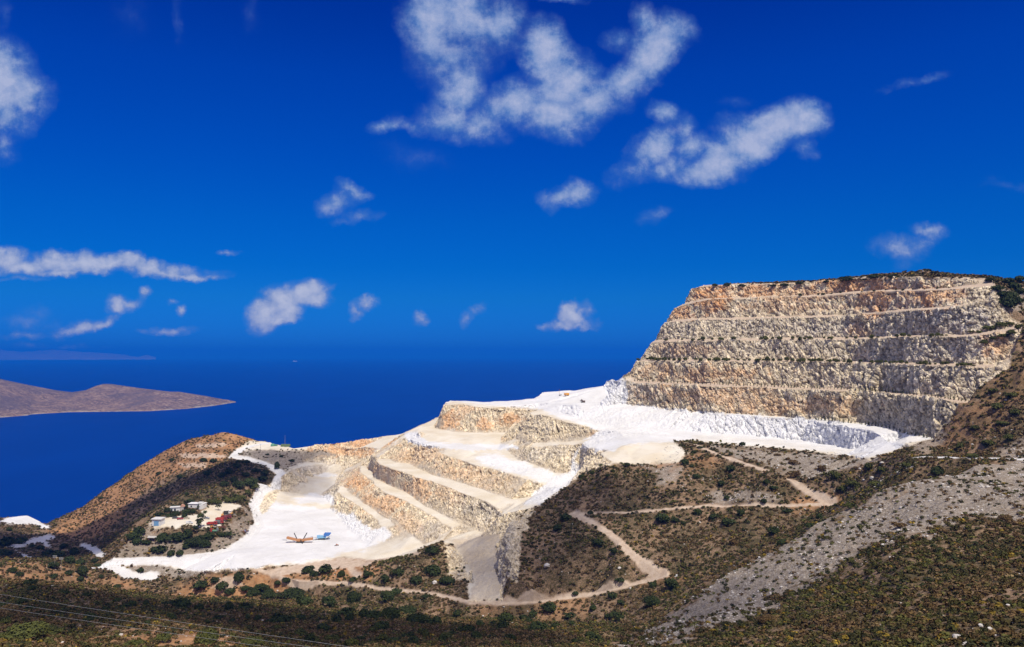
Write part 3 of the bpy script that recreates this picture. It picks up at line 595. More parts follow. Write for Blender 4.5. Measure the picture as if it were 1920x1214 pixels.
for L_, offs in ((zL(ROAD), (-2.4, -.9, .9, 2.4)), (zL([(560,1000,-134),(500,1010,-134),(455,1026,-135),(400,1040,-137)]), (-4, -2.2, 0, 2.2, 4.4)), (zL([(600,1030,-134),(520,1045,-134.2),(430,1058,-135.5)]), (-2, 0, 2)), (zL([(640,1010,-134),(590,980,-133.4),(560,962,-132.5),(500,960,-132.3)]), (-3, -1, 1, 3)), (zL([(1640,852,-54),(1516,838,-57),(1400,828,-57.2),(1300,820,-57),(1160,812,-57)]), (-3, -1.2, 1.2, 3)), (zL([(1751,832,-44),(1700,830,-45.5),(1600,800,-44.4)]), (-1.5, .8)), (zL([(1000,752,-48),(1080,750,-43.5),(1160,761,-43.6)]), (-3, -1, 1.5))):
    L_ = np.array(L_)[:, :2]
    for o_ in offs:
        n_ = np.zeros_like(L_); d_ = np.gradient(L_, axis=0); n_[:, 0] = -d_[:, 1]; n_[:, 1] = d_[:, 0]; n_ /= np.linalg.norm(n_, axis=1, keepdims=True)
        tyre = np.maximum(tyre, along([L_ + n_ * o_], .28, .35, .25))
tyre = np.maximum(tyre * .9, (.3 + .25 * (white < .4)) * sm(fbm(V, 22.0, 4, 83), .12, .45))
s = (R <= .9) & near; Pq = V[s]
rough = np.clip(natural[s] + .6 * greybank[s], 0, 1)
disp[s] += (1 - R[s]) * rough * (1.3 * fbm(Pq, 24.0, 3, 41) + .5 * fbm(Pq, 4.0, 3, 42) + (.22 + .2 * scree[s]) * np.abs(fbm(Pq, 1.2, 2, 43)))
s = (flat > .05) & (R < .5) & near & (dist < 900); Pq = V[s]
heap = np.clip(fbm(Pq, 14.0, 3, 51) - .05, 0, 1)
c1, c2, cr = cells(Pq, 1.5, 61)
disp[s] += (1 - R[s]) * flat[s] * np.where(ramp[s] > .4, .8 * fbm(Pq, 9.0, 3, 55) + .5 * (cr - .5), 0) + (1 - R[s]) * flat[s] * np.where(white[s] > .4, .9 * heap + .30 * heap * (cr - .3) + .05 * jit2[s], .2 * heap + .05 * jit2[s]) * (1 - wallflat[s])
rubble = white * near * area([(1000,750),(1060,762),(1182,768),(1330,782),(1420,800),(1400,812),(1300,806),(1200,800),(1260,815),(1160,822),(1085,850),(1085,885),(1020,945),(985,945),(1000,925),(1020,900),(890,868),(880,852),(968,866),(1080,884),(1072,845),(1120,815),(1050,785)], 5, 4)
s = rubble > .05; c1, c2, cr = cells(V[s], 1.7, 71)
disp[s] += rubble[s] * (1 - R[s]) * (.7 * (cr - .4) + .5 * jit[s])
V = V + N1 * disp[:, None]
print('relief', round(time.time() - T0, 1), 's')

# ------------------------------------------------------------------ ground material
def ground_material():
    m = bpy.data.materials.new('ground'); m.use_nodes = True; g = NT(m.node_tree)
    pos = g.n('ShaderNodeNewGeometry').outputs['Position']
    def att(name):
        a = g.n('ShaderNodeAttribute', attribute_name=name); s_ = g.n('ShaderNodeSeparateColor'); g.link(a.outputs['Color'], s_.inputs[0]); return s_.outputs
    wh, cr_, rk = att('mat_a'); oc, gy, tr = att('mat_b'); sc_, og, vg = att('mat_c'); ck, tn, ty = att('mat_d')
    nL = g.noise(pos, .05, 5, .6); nM = g.noise(pos, .35, 6, .65); nF = g.noise(pos, 1.6, 5, .7); nX = g.noise(pos, 5.0, 3, .7)
    mp = g.n('ShaderNodeMapping'); g.link(pos, mp.inputs[0]); mp.inputs[2].default_value = (.75, .3, .35); mp.inputs[3].default_value = (1.0, 1.0, .22)
    nS = g.noise(mp.outputs[0], .7, 6, .68, .4)
    # natural soil
    soil = g.mix(g.rng(nM, .35, .65), (.19, .115, .064), (.35, .235, .145))
    soil = g.mix(g.rng(nX, .60, .70), soil, (.46, .38, .31)); soil = g.mix(g.rng(nF, .62, .72), soil, (.42, .30, .21))
    oran = g.mix(g.rng(nM, .35, .65), (.36, .165, .065), (.54, .30, .145)); oran = g.mix(g.rng(nF, .56, .70), oran, (.60, .48, .36))
    oran = g.mix(g.rng(nF, .44, .34), oran, (.13, .085, .04))
    scre = g.mix(g.rng(nM, .38, .62), (.20, .155, .11), (.35, .285, .215)); scre = g.mix(g.rng(nF, .55, .64), scre, (.52, .48, .43)); scre = g.mix(g.rng(nX, .56, .66), scre, (.60, .57, .53)); scre = g.mix(g.rng(nF, .46, .36), scre, (.11, .083, .055))
    vegc = g.mix(g.rng(nM, .35, .65), (.060, .054, .022), (.095, .068, .034))
    vmask = g.math('MULTIPLY', vg, g.rng(g.math('ADD', nF, g.math('MULTIPLY', nL, .8)), .80, .98))
    c = g.mix(og, soil, oran); c = g.mix(sc_, c, scre); c = g.mix(vmask, c, vegc)
    trk = g.mix(g.rng(nM, .35, .7), (.46, .34, .24), (.62, .50, .38)); trk = g.mix(g.rng(nX, .60, .72), trk, (.64, .58, .52))
    c = g.mix(tr, c, trk)
    crm = g.mix(g.rng(nL, .35, .65), (.66, .57, .42), (.76, .70, .58)); crm = g.mix(g.math('MULTIPLY', ty, .5), crm, (.46, .39, .29)); crm = g.mix(g.rng(nF, .38, .28), crm, (.40, .34, .25))
    c = g.mix(cr_, c, crm)
    # quarried rock: pale limestone broken by cracks and iron stain
    rc = g.mix(g.rng(nS, .34, .58), (.35, .265, .155), (.73, .615, .42)); rc = g.mix(g.rng(nF, .52, .66), rc, (.80, .73, .61))
    gr = g.mix(g.rng(nS, .35, .60), (.20, .19, .18), (.50, .48, .45)); gr = g.mix(g.rng(nF, .52, .68), gr, (.66, .64, .60))
    rc = g.mix(g.math('MULTIPLY', g.math('MULTIPLY', gy, .65), g.rng(nL, .3, .6)), rc, gr)
    ocm = g.mix(g.rng(nM, .35, .65), (.50, .19, .055), (.72, .41, .18)); ocm = g.mix(g.rng(nF, .55, .68), ocm, (.72, .60, .44))
    rc = g.mix(g.math('MULTIPLY', oc, g.rng(nM, .30, .52)), rc, ocm)
    rc = g.mix(g.rng(nF, .43, .33), rc, (.075, .055, .036)); rc = g.mix(g.rng(nX, .40, .30), rc, (.10, .075, .05))
    rc = g.vmath('SCALE', rc, scale=g.rng(tn, 0, 1, .68, 1.5)); rc = g.mix(g.math('MULTIPLY', ck, .66), rc, (.075, .055, .038))
    c = g.mix(rk, c, rc)
    wht = g.mix(g.rng(nL, .35, .65), (.68, .665, .635), (.78, .77, .75)); wht = g.mix(g.math('MULTIPLY', g.rng(nM, .56, .70), .45), wht, (.58, .56, .53)); wht = g.mix(g.math('MULTIPLY', g.rng(nF, .38, .29), g.rng(nL, .44, .56)), wht, (.32, .30, .28))
    wr = g.mix(g.rng(nS, .33, .50), (.52, .51, .50), (.84, .83, .81)); wr = g.mix(g.rng(nF, .37, .29), wr, (.26, .25, .24))
    wr = g.mix(g.math('MULTIPLY', ck, .55), wr, (.22, .22, .23))
    wht = g.mix(g.math('MULTIPLY', ty, .5), wht, (.52, .50, .47)); wht = g.mix(rk, wht, wr)
    c = g.mix(wh, c, wht)
    bs = g.n('ShaderNodeBsdfPrincipled'); g.link(c, bs.inputs['Base Color']); bs.inputs['Roughness'].default_value = .95; bs.inputs['Specular IOR Level'].default_value = .15
    bp = g.n('ShaderNodeBump'); bp.inputs['Strength'].default_value = .55; bp.inputs['Distance'].default_value = .5
    g.link(g.math('ADD', g.math('MULTIPLY', nF, .8), g.math('MULTIPLY', nX, .35)), bp.inputs['Height']); g.link(bp.outputs[0], bs.inputs['Normal'])
    o = g.n('ShaderNodeOutputMaterial'); g.link(bs.outputs[0], o.inputs[0]); return m
GROUND = ground_material()
A = [np.stack((white, cream, rock, np.ones_like(rock)), 1), np.stack((np.clip(ochre, 0, 1), grey_shade, track, np.ones_like(rock)), 1), np.stack((np.clip(scree, 0, 1), np.clip(orange, 0, 1), veg, np.ones_like(rock)), 1), np.stack((crack, tone * .5 + .5, tyre, np.ones_like(rock)), 1)]
def mesh_from(name, Vv, Tt, mat, attrs=(), smooth=False):
    me = bpy.data.meshes.new(name); me.vertices.add(len(Vv)); me.vertices.foreach_set('co', np.ascontiguousarray(Vv, np.float32).ravel())
    k = Tt.shape[1]
    me.loops.add(Tt.size); me.loops.foreach_set('vertex_index', np.ascontiguousarray(Tt, np.int32).ravel()); me.polygons.add(len(Tt))
    me.polygons.foreach_set('loop_start', np.arange(0, Tt.size, k, dtype=np.int32)); me.update()
    me.polygons.foreach_set('use_smooth', np.full(len(Tt), smooth))
    for n_, a_ in attrs:
        at = me.attributes.new(n_, 'FLOAT_COLOR', 'POINT'); at.data.foreach_set('color', np.ascontiguousarray(a_, np.float32).ravel())
    if mat: me.materials.append(mat)
    me.update(); return me
def put(name, me, kind=None, parent=None, loc=None):
    o = bpy.data.objects.new(name, me); COL.objects.link(o)
    if kind: o['kind'] = kind
    if parent: o.parent = parent
    if loc is not None: o.location = loc
    return o
VW = V + EYE
fz = lambda a: a[T].mean(1)
frock, fquar, fhaul, ftrack, fscree = fz(rock), fz(np.maximum(flat, quarry * white)), fz(np.maximum(haul, valley_road)), fz(np.maximum(track * (1 - wallflat), 0)), fz(scree)
zone = np.zeros(len(T), int)
zone[fscree > .5] = 4; zone[fquar > .5] = 2; zone[fz(pad) > .5] = 2; zone[ftrack > .5] = 3; zone[frock > .5] = 1; zone[fhaul > .5] = 5
for zi, nm in enumerate(('hillside', 'quarry_cliff', 'quarry_floor', 'dirt_track', 'scree_slope', 'road')):
    t = T[zone == zi]; vid, inv_ = np.unique(t, return_inverse=True)
    put(nm, mesh_from(nm, VW[vid], inv_.reshape(-1, 3), GROUND, [(n_, a_[vid]) for n_, a_ in zip(('mat_a', 'mat_b', 'mat_c', 'mat_d'), A)], smooth=(nm != 'quarry_cliff')), 'structure')
print('ground built', round(time.time() - T0, 1), 's')

# ------------------------------------------------------------------ sea, a cap of the round earth so that the horizon dips as it does from a hill
def sea():
    ang = np.radians(np.linspace(20, 160, 150)); rad = np.concatenate(([60], np.geomspace(200, 75000, 140)))
    a, r = np.meshgrid(ang, rad); Re = 6.371e6 * 7 / 6
    co = np.stack((r * np.cos(a), r * np.sin(a), -r * r / 2 / Re), -1).reshape(-1, 3); n = len(ang)
    i, j = np.meshgrid(np.arange(len(rad) - 1), np.arange(n - 1), indexing='ij'); b = (i * n + j).ravel()
    q = np.stack((b, b + n, b + n + 1, b + 1), 1)[:, ::-1]
    m = bpy.data.materials.new('sea_water'); m.use_nodes = True; g = NT(m.node_tree)
    pos = g.n('ShaderNodeNewGeometry').outputs['Position']
    mp = g.n('ShaderNodeMapping'); g.link(pos, mp.inputs[0]); mp.inputs[3].default_value = (1, .45, 1)
    n1 = g.noise(mp.outputs[0], .004, 4, .6); n2 = g.noise(mp.outputs[0], .05, 4, .6)
    bs = g.n('ShaderNodeBsdfPrincipled'); g.link(g.mix(g.rng(n1, .3, .7), (.0, .026, .185), (.0002, .033, .225)), bs.inputs['Base Color'])
    bs.inputs['Roughness'].default_value = .5; bs.inputs['IOR'].default_value = 1.33; bs.inputs['Specular IOR Level'].default_value = .14
    bp = g.n('ShaderNodeBump'); bp.inputs['Strength'].default_value = .12; bp.inputs['Distance'].default_value = 2.0; g.link(n2, bp.inputs['Height']); g.link(bp.outputs[0], bs.inputs['Normal'])
    o = g.n('ShaderNodeOutputMaterial'); g.link(bs.outputs[0], o.inputs[0])
    put('sea', mesh_from('sea', co, q, m, smooth=True), 'structure')
sea()

# ------------------------------------------------------------------ finding the ground under an image direction
FN = tri_normals(V, T); FA = np.linalg.norm(FN, axis=1) / 2
uF, vF = proj(V); dF = np.linalg.norm(V, axis=1)
def zgrid(G_):
    gx, gy = ((uF + 80) / G_).astype(int), (vF / G_).astype(int); W_, H_ = int(2080 / G_) + 2, int(1300 / G_) + 2
    ok = (gx >= 0) & (gx < W_) & (gy >= 0) & (gy < H_) & (V[:, 1] > 5)
    zb = np.full(W_ * H_, 1e9); np.minimum.at(zb, (gx + W_ * gy)[ok], dF[ok]); zb = zb.reshape(H_, W_); zm = zb.copy()
    for sx in (-1, 0, 1):
        for sy in (-1, 0, 1): zm = np.maximum(zm, np.roll(np.roll(zb, sx, 1), sy, 0))
    return gx, gy, ok, zm
gx, gy, gok, zm = zgrid(9.0)
VIS = np.zeros(len(V), bool); VIS[gok] = dF[gok] < zm[gy[gok], gx[gok]] * 1.01 + 3
_vi = np.where(VIS & (uF > -60) & (uF < 1990) & (vF < 1290))[0]
_ord = np.argsort((vF[_vi] // 4).astype(int) * 1000 + (uF[_vi] // 4).astype(int) + 20); _vi = _vi[_ord]
_key = (vF[_vi] // 4).astype(int) * 1000 + (uF[_vi] // 4).astype(int) + 20
def ground(u, v):
    """the visible ground point (world) in the direction of photo pixel u, v"""
    best = None
    for r in (1, 2, 4):
        c = []
        for b in range(int(v // 4) - r, int(v // 4) + r + 1):
            k0 = b * 1000 + int(u // 4) - r + 20; lo, hi = np.searchsorted(_key, (k0, k0 + 2 * r + 1)); c.append(_vi[lo:hi])
        c = np.concatenate(c)
        if len(c):
            d = np.hypot(uF[c] - u, vF[c] - v); j = c[np.argsort(d)[:6]]; j = j[np.argmin(dF[j])]
            return V[j] + EYE
    return None
def ppm(p): return F / max(p[1], 1.0)          # photo pixels per metre at a point

# ------------------------------------------------------------------ plants
rng = np.random.default_rng(7)
def leaf_material(name, attr=True, col=(.05, .06, .02)):
    m = bpy.data.materials.new(name); m.use_nodes = True; g = NT(m.node_tree)
    pos = g.n('ShaderNodeNewGeometry').outputs['Position']; oi = g.n('ShaderNodeObjectInfo')
    if attr: base = g.n('ShaderNodeAttribute', attribute_name='leaf').outputs['Color']
    else:
        r = oi.outputs['Random']; base = g.mix(r, tuple(c * .75 for c in col), tuple(min(1, c * 1.35) for c in col))
        base = g.mix(g.rng(g.noise(pos, .9, 3), .4, .65), base, (col[0] * 1.5, col[1] * 1.35, col[2] * .9))
    k = g.rng(g.noise(pos, 2.5, 3, .6), .3, .7, .7, 1.3)
    bs = g.n('ShaderNodeBsdfPrincipled'); g.link(g.vmath('SCALE', base, scale=k), bs.inputs['Base Color']); bs.inputs['Roughness'].default_value = .8; bs.inputs['Specular IOR Level'].default_value = .2
    o = g.n('ShaderNodeOutputMaterial'); g.link(bs.outputs[0], o.inputs[0]); return m
def leaf_cloud(n, shape='dome', size=.30, seed=0, lobes=5):
    """n small leaf sprays (quads) over an uneven lobed crown of radius about 1; returns verts, quads"""
    r = np.random.default_rng(seed)
    if shape == 'dome':
        L = [((0, 0, .35), .62)] + [((math.cos(a) * q, math.sin(a) * q, h), s_) for a, q, h, s_ in zip(r.uniform(0, 6.3, lobes), r.uniform(.3, .62, lobes), r.uniform(.2, .55, lobes), r.uniform(.3, .5, lobes))]
    elif shape == 'spire':
        L = [((r.uniform(-.06, .06), r.uniform(-.06, .06), .12 + 1.75 * i / 6), .34 - .045 * i) for i in range(7)]
    else:
        L = [((0, 0, .8), .55)] + [((math.cos(a) * q, math.sin(a) * q, h), s_) for a, q, h, s_ in zip(r.uniform(0, 6.3, lobes), r.uniform(.3, .75, lobes), r.uniform(.45, 1.3, lobes), r.uniform(.28, .48, lobes))]
    wts = np.array([s_ ** 2 for _, s_ in L]); pick = r.choice(len(L), n, p=wts / wts.sum())
    c = np.array([L[i][0] for i in pick]); s_ = np.array([L[i][1] for i in pick])
    d = r.normal(size=(n, 3)); d /= np.linalg.norm(d, axis=1, keepdims=True); d[:, 2] = np.where(d[:, 2] < -.3, -d[:, 2], d[:, 2])
    p = c + d * (s_ * r.uniform(.72, 1.08, n))[:, None]; p[:, 2] = np.maximum(p[:, 2], .02)
    nn = d + r.normal(scale=.45, size=(n, 3)); nn /= np.linalg.norm(nn, axis=1, keepdims=True)
    t = np.cross(nn, r.normal(size=(n, 3))); t /= np.linalg.norm(t, axis=1, keepdims=True); b = np.cross(nn, t)
    h = (size * r.uniform(.6, 1.25, n))[:, None]; k = r.uniform(.5, .9, n)[:, None]
    q = np.stack((p - t * h, p - b * h * k, p + t * h, p + b * h * k), 1).reshape(-1, 3)
    return q, np.arange(4 * n).reshape(-1, 4)
# low scrub that nobody could count, one object
FC = V[T].mean(1); fu, fv = proj(FC); fvis = VIS[T].any(1) & (fu > -60) & (fu < 1980) & (fv < 1270) & (FC[:, 1] > 60) & (FC[:, 1] < 960)
fvis |= (((fu >= 1980) & (fu < 2350)) | ((fu > -400) & (fu <= -60))) & (FC[:, 1] > 55) & (FC[:, 1] < 520) & (fv < 1300)
fveg = fz(veg); clump = fbm(FC, 14.0, 3, 81) * .5 + .5; fsc = fz(scree); fdist = np.linalg.norm(FC, axis=1)
def scatter(mask, per_m2, seed):
    r = np.random.default_rng(seed); lam = np.where(mask, FA * per_m2, 0); k = r.poisson(np.minimum(lam, 5)); i = np.repeat(np.arange(len(T)), k)
    w_ = r.dirichlet((1, 1, 1), len(i)); return i, (V[T[i]] * w_[:, :, None]).sum(1)
upf = np.abs(FN[:, 2]) / np.maximum(2 * FA, 1e-9)
dens = np.clip(fveg, 0, 1) * sm(clump + .45 * fveg, .50, .84) + .075 * fsc * (fveg > .03) + .05 * (fz(natural) > .5) + .22 * fz(orange) * (FC[:, 1] > 700)
dens = dens * (upf > .55) * fvis
per = np.interp(fdist, (100, 250, 450, 900), (.60, .46, .28, .12))
si, sp_ = scatter(dens > 0, per * dens, 5)
print('scrub', len(si))
PAL = np.array([(.050, .048, .014), (.078, .062, .019), (.112, .070, .026), (.145, .092, .042), (.088, .085, .020), (.17, .12, .055), (.034, .040, .013), (.22, .15, .02)])
def merged_shrubs(idx, pos, name):
    n = len(idx); dd = np.linalg.norm(pos, axis=1); big = rng.uniform(.5, 1.0, n) ** 1.5
    rad = (.45 + .75 * big) * np.interp(dd, (100, 300, 600), (.85, 1.05, 1.35))
    hue = fbm(pos, 30.0, 2, 91); greenish = sm(hue, -.25, .3)
    prob_g = np.array((.22, .24, .10, .06, .22, .03, .09, .04)); prob_b = np.array((.10, .18, .32, .22, .06, .08, .02, .02))
    pal = np.array([rng.choice(8, p=(g_ * prob_g + (1 - g_) * prob_b)) for g_ in greenish])
    col = PAL[pal] * rng.uniform(.75, 1.3, (n, 1))
    VV, QQ, CC = [], [], []; off = 0
    for lo, hi, nl, size in ((0, 170, 46, .27), (170, 320, 26, .34), (320, 480, 16, .42), (480, 2000, 10, .52)):
        sel = np.where((dd >= lo) & (dd < hi))[0]
        for var in range(5):
            s_ = sel[var::5]
            if not len(s_): continue
            q, f = leaf_cloud(nl, 'dome', size, 100 + var + nl, 3)
            a = rng.uniform(0, 6.28, len(s_)); ca, sa = np.cos(a), np.sin(a); R_ = rad[s_]; hz = R_ * rng.uniform(.6, 1.0, len(s_))
            x = (q[None, :, 0] * ca[:, None] - q[None, :, 1] * sa[:, None]) * R_[:, None]; y = (q[None, :, 0] * sa[:, None] + q[None, :, 1] * ca[:, None]) * R_[:, None]; z = q[None, :, 2] * hz[:, None] - .08
            P_ = np.stack((x, y, z), -1) + pos[s_][:, None, :] + EYE
            VV.append(P_.reshape(-1, 3)); m_ = len(s_) * len(q)
            QQ.append((np.arange(len(s_))[:, None, None] * len(q) + f[None]).reshape(-1, 4) + off); off += m_
            lc = col[s_][:, None, :] * rng.uniform(.7, 1.3, (len(s_), nl, 1)); lc = np.repeat(lc, 4, axis=1).reshape(-1, 3); CC.append(np.concatenate((lc, np.ones((len(lc), 1))), 1))
    me = mesh_from(name, np.concatenate(VV), np.concatenate(QQ), LEAF, [('leaf', np.concatenate(CC))])
    return put(name, me, 'stuff')
LEAF = leaf_material('scrub_leaves')
merged_shrubs(si, sp_, 'scrub')
print('scrub built', round(time.time() - T0, 1), 's')

# pale stones lying about on the hillsides, too many to count
def stone_mesh(seed, sub=1):
    import bmesh
    bm = bmesh.new(); bmesh.ops.create_icosphere(bm, subdivisions=sub, radius=1.0); co = np.array([v.co for v in bm.verts]); f = np.array([[v.index for v in q.verts] for q in bm.faces]); bm.free()
    r = np.random.default_rng(seed); d = fbm(co + seed * 7.1, .9, 2, seed); co = co * (1 + .45 * d[:, None] + r.uniform(-.12, .12, (len(co), 1))); co[:, 2] *= .7; return co, f
def stone_material():
    m = bpy.data.materials.new('limestone'); m.use_nodes = True; g = NT(m.node_tree); pos = g.n('ShaderNodeNewGeometry').outputs['Position']
    c = g.mix(g.rng(g.noise(pos, .8, 5, .65), .35, .65), (.42, .37, .31), (.70, .67, .62)); c = g.mix(g.rng(g.noise(pos, 3.0, 4, .7), .58, .7), c, (.40, .26, .15))
    bs = g.n('ShaderNodeBsdfPrincipled'); g.link(c, bs.inputs['Base Color']); bs.inputs['Roughness'].default_value = .9
    o = g.n('ShaderNodeOutputMaterial'); g.link(bs.outputs[0], o.inputs[0]); return m
STONE = stone_material()
rocky = area([(1290,880),(1480,920),(1500,960),(1330,945),(1240,900)], 8, 10) + area([(1500,870),(1760,870),(1650,920),(1540,960)], 10, 10, ymin=310) + outcrop * 2 + area([(1180,850),(1250,875),(1240,905),(1190,890)], 6, 6) + cliffout
sdn = (fz(natural) * .012 + fsc * .11 + .10 * fz(np.clip(rocky, 0, 2)) * fz(natural) + fz(orange) * .012) * fvis * (fbm(FC, 9.0, 2, 95) > -.1)
ti, tp = scatter(sdn > 0, sdn * np.interp(fdist, (100, 300, 900), (4.5, 2.4, .7)), 6)
VV, QQ = [], []; off = 0
for var in range(6):
    co, f = stone_mesh(var, 1); p = tp[var::6]; n = len(p)
    sc_ = np.clip(rng.lognormal(-1.75, .5, n), .09, .6) * np.interp(np.linalg.norm(p, axis=1), (100, 400), (.75, 1.3)); a = rng.uniform(0, 6.28, n)
    x = co[None, :, 0] * np.cos(a)[:, None] - co[None, :, 1] * np.sin(a)[:, None]; y = co[None, :, 0] * np.sin(a)[:, None] + co[None, :, 1] * np.cos(a)[:, None]
    P_ = np.stack((x, y, np.repeat(co[None, :, 2], n, 0) + .15), -1) * sc_[:, None, None] + p[:, None] + EYE
    VV.append(P_.reshape(-1, 3)); QQ.append((np.arange(n)[:, None, None] * len(co) + f[None]).reshape(-1, 3) + off); off += n * len(co)
put('stones', mesh_from('stones', np.concatenate(VV), np.concatenate(QQ), STONE), 'stuff')
print('stones', len(ti), round(time.time() - T0, 1), 's')

# ------------------------------------------------------------------ island and far coast
def island():
    us = np.linspace(-260, 442, 230)
    shore = np.interp(us, (-260, 0, 52, 60, 130, 200, 280, 350, 400, 442), (800, 783, 779, 777, 773, 772, 771, 766.5, 761, 754.5))
    ridge = np.interp(us, (-260, -120, 0, 40, 100, 135, 160, 180, 195, 210, 260, 320, 335, 380, 442), (690, 700, 711, 719.5, 731.5, 736, 732, 724, 720, 720.5, 728, 735, 735, 742, 753.5))
    Ys = H * F / (shore - V0); Yr = Ys * np.interp(us, (-260, 195, 330, 442), (1.22, 1.20, 1.13, 1.01)); Zr = np.maximum(H - (ridge - V0) / F * Yr, .3)
    t = np.linspace(0, 1, 46); tb = np.linspace(0, 1, 12)[1:]
    G_ = []
    for k, u in enumerate(us):
        y = Ys[k] + (Yr[k] - Ys[k]) * t; z = Zr[k] * (t ** .8); col = np.stack(((u - U0) / F * y, y, z), 1)
        yb = Yr[k] + (Yr[k] - Ys[k]) * 1.2 * tb; zb = Zr[k] * (1 - tb) - 6 * tb; G_.append(np.concatenate((col, np.stack(((u - U0) / F * yb, yb, zb), 1))))
    G_ = np.array(G_); nr = G_.shape[1]; Pn = G_.reshape(-1, 3)
    prof = np.concatenate((np.sin(np.pi * t), np.zeros(len(tb))))[None, :].repeat(len(us), 0).ravel() * np.clip(Pn[:, 2] / 30, 0, 1)
    Pn[:, 2] += prof * (34 * fbm(Pn * (1, .4, 0), 170.0, 3, 5) + 14 * fbm(Pn * (1, .6, 0), 55.0, 3, 6))
    edge = (np.abs(Pn[:, 2]) < 14); Pn[:, 2] += edge * 3.0 * np.abs(fbm(Pn, 30.0, 2, 8)); Pn[0::nr, 2] = -4
    i, j = np.meshgrid(np.arange(len(us) - 1), np.arange(nr - 1), indexing='ij'); b = (i * nr + j).ravel(); q = np.stack((b, b + nr, b + nr + 1, b + 1), 1)
    m = bpy.data.materials.new('island_ground'); m.use_nodes = True; g = NT(m.node_tree); pos = g.n('ShaderNodeNewGeometry').outputs['Position']
    sx = g.n('ShaderNodeSeparateXYZ'); g.link(pos, sx.inputs[0])
    n1 = g.noise(pos, .012, 6, .65); n2 = g.noise(pos, .075, 6, .75); mp = g.n('ShaderNodeMapping'); g.link(pos, mp.inputs[0]); mp.inputs[3].default_value = (1, .35, 1); n3 = g.noise(mp.outputs[0], .004, 4, .6)
    c = g.mix(g.rng(n1, .38, .62), (.13, .080, .066), (.25, .155, .105)); c = g.mix(g.math('MULTIPLY', g.rng(n2, .53, .62), .8), c, (.40, .30, .22)); c = g.mix(g.math('MULTIPLY', g.rng(n2, .47, .38), .8), c, (.055, .038, .036)); c = g.mix(g.math('MULTIPLY', g.rng(n3, .52, .62), .6), c, (.085, .065, .075))  # last mix paints broad shadow patches into the island's colour
    c = g.mix(g.rng(g.math('ADD', sx.outputs[2], g.math('MULTIPLY', n1, 22)), 15, 10), c, g.mix(g.rng(n1, .4, .6), (.40, .34, .25), (.34, .23, .14)))
    bs = g.n('ShaderNodeBsdfPrincipled'); g.link(c, bs.inputs['Base Color']); bs.inputs['Roughness'].default_value = .95
    bp = g.n('ShaderNodeBump'); bp.inputs['Strength'].default_value = .8; bp.inputs['Distance'].default_value = 6; g.link(n2, bp.inputs['Height']); g.link(bp.outputs[0], bs.inputs['Normal'])
    o = g.n('ShaderNodeOutputMaterial'); g.link(bs.outputs[0], o.inputs[0])
    put('island', mesh_from('island', Pn, q[:, ::-1], m, smooth=True), 'structure')
    # far coast along the horizon
    us = np.linspace(-500, 292, 200); Y = 38000.0; Re = 6.371e6 * 7 / 6
    tops = np.interp(us, (-500, -200, 0, 40, 70, 100, 140, 190, 235, 250, 262, 270, 280, 292), (640, 646, 655, 659, 657, 655, 658.5, 661, 664.5, 668, 669, 665.5, 665.5, 670))
    tops = tops + .8 * fbm(np.stack((us, us * 0, us * 0), 1), 14.0, 3, 3); rows = []
    for f_, k in ((0, 0), (.06, .4), (.12, .75), (.2, 1), (.4, .8), (.7, 0)):
        y = Y * (1 + f_); drop = (y ** 2 + ((us - U0) / F * y) ** 2) / 2 / Re; zt = H - (tops - V0) / F * (Y * 1.2); z = np.where(k > 0, -drop + np.maximum(zt + (Y * 1.2) ** 2 / 2 / Re * 1.12, 20) * k, -drop - 5)
        rows.append(np.stack(((us - U0) / F * y, np.full(len(us), y), z), 1))
    Pn = np.array(rows).transpose(1, 0, 2).reshape(-1, 3); nr = 6
    i, j = np.meshgrid(np.arange(len(us) - 1), np.arange(nr - 1), indexing='ij'); b = (i * nr + j).ravel(); q = np.stack((b, b + nr, b + nr + 1, b + 1), 1)
    m = bpy.data.materials.new('far_land'); m.use_nodes = True; g = NT(m.node_tree); pos = g.n('ShaderNodeNewGeometry').outputs['Position']
    bs = g.n('ShaderNodeBsdfPrincipled'); g.link(g.mix(g.rng(g.noise(pos, .0012, 5, .6), .4, .6), (.30, .22, .20), (.46, .34, .30)), bs.inputs['Base Color']); bs.inputs['Roughness'].default_value = 1
    o = g.n('ShaderNodeOutputMaterial'); g.link(bs.outputs[0], o.inputs[0])
    put('far_coast', mesh_from('far_coast', Pn, q[:, ::-1], m, smooth=True), 'structure')
island()

# ------------------------------------------------------------------ air: haze over the sea
def volume_material(name, col, density, aniso=0.0):
    m = bpy.data.materials.new(name); m.use_nodes = True; g = NT(m.node_tree)
    pv = g.n('ShaderNodeVolumePrincipled'); pv.inputs['Color'].default_value = (*col, 1); pv.inputs['Density'].default_value = density; pv.inputs['Anisotropy'].default_value = aniso
    o = g.n('ShaderNodeOutputMaterial'); g.link(pv.outputs[0], o.inputs['Volume']); return m
def haze():
    x, y0, y1, z0, z1 = 72000, -800, 76000, -500, 420
    co = np.array([(a * x, b, c) for c in (z0, z1) for b in (y0, y1) for a in (-1, 1)], float)
    f = np.array([(0, 2, 3, 1), (4, 5, 7, 6), (0, 1, 5, 4), (2, 6, 7, 3), (0, 4, 6, 2), (1, 3, 7, 5)])
    put('haze', mesh_from('haze', co, f, volume_material('haze', (.012, .25, 1.0), 6.5e-5)), 'stuff')
haze()

# ------------------------------------------------------------------ clouds whose shadows lie on the land (they hang above and behind the picture)

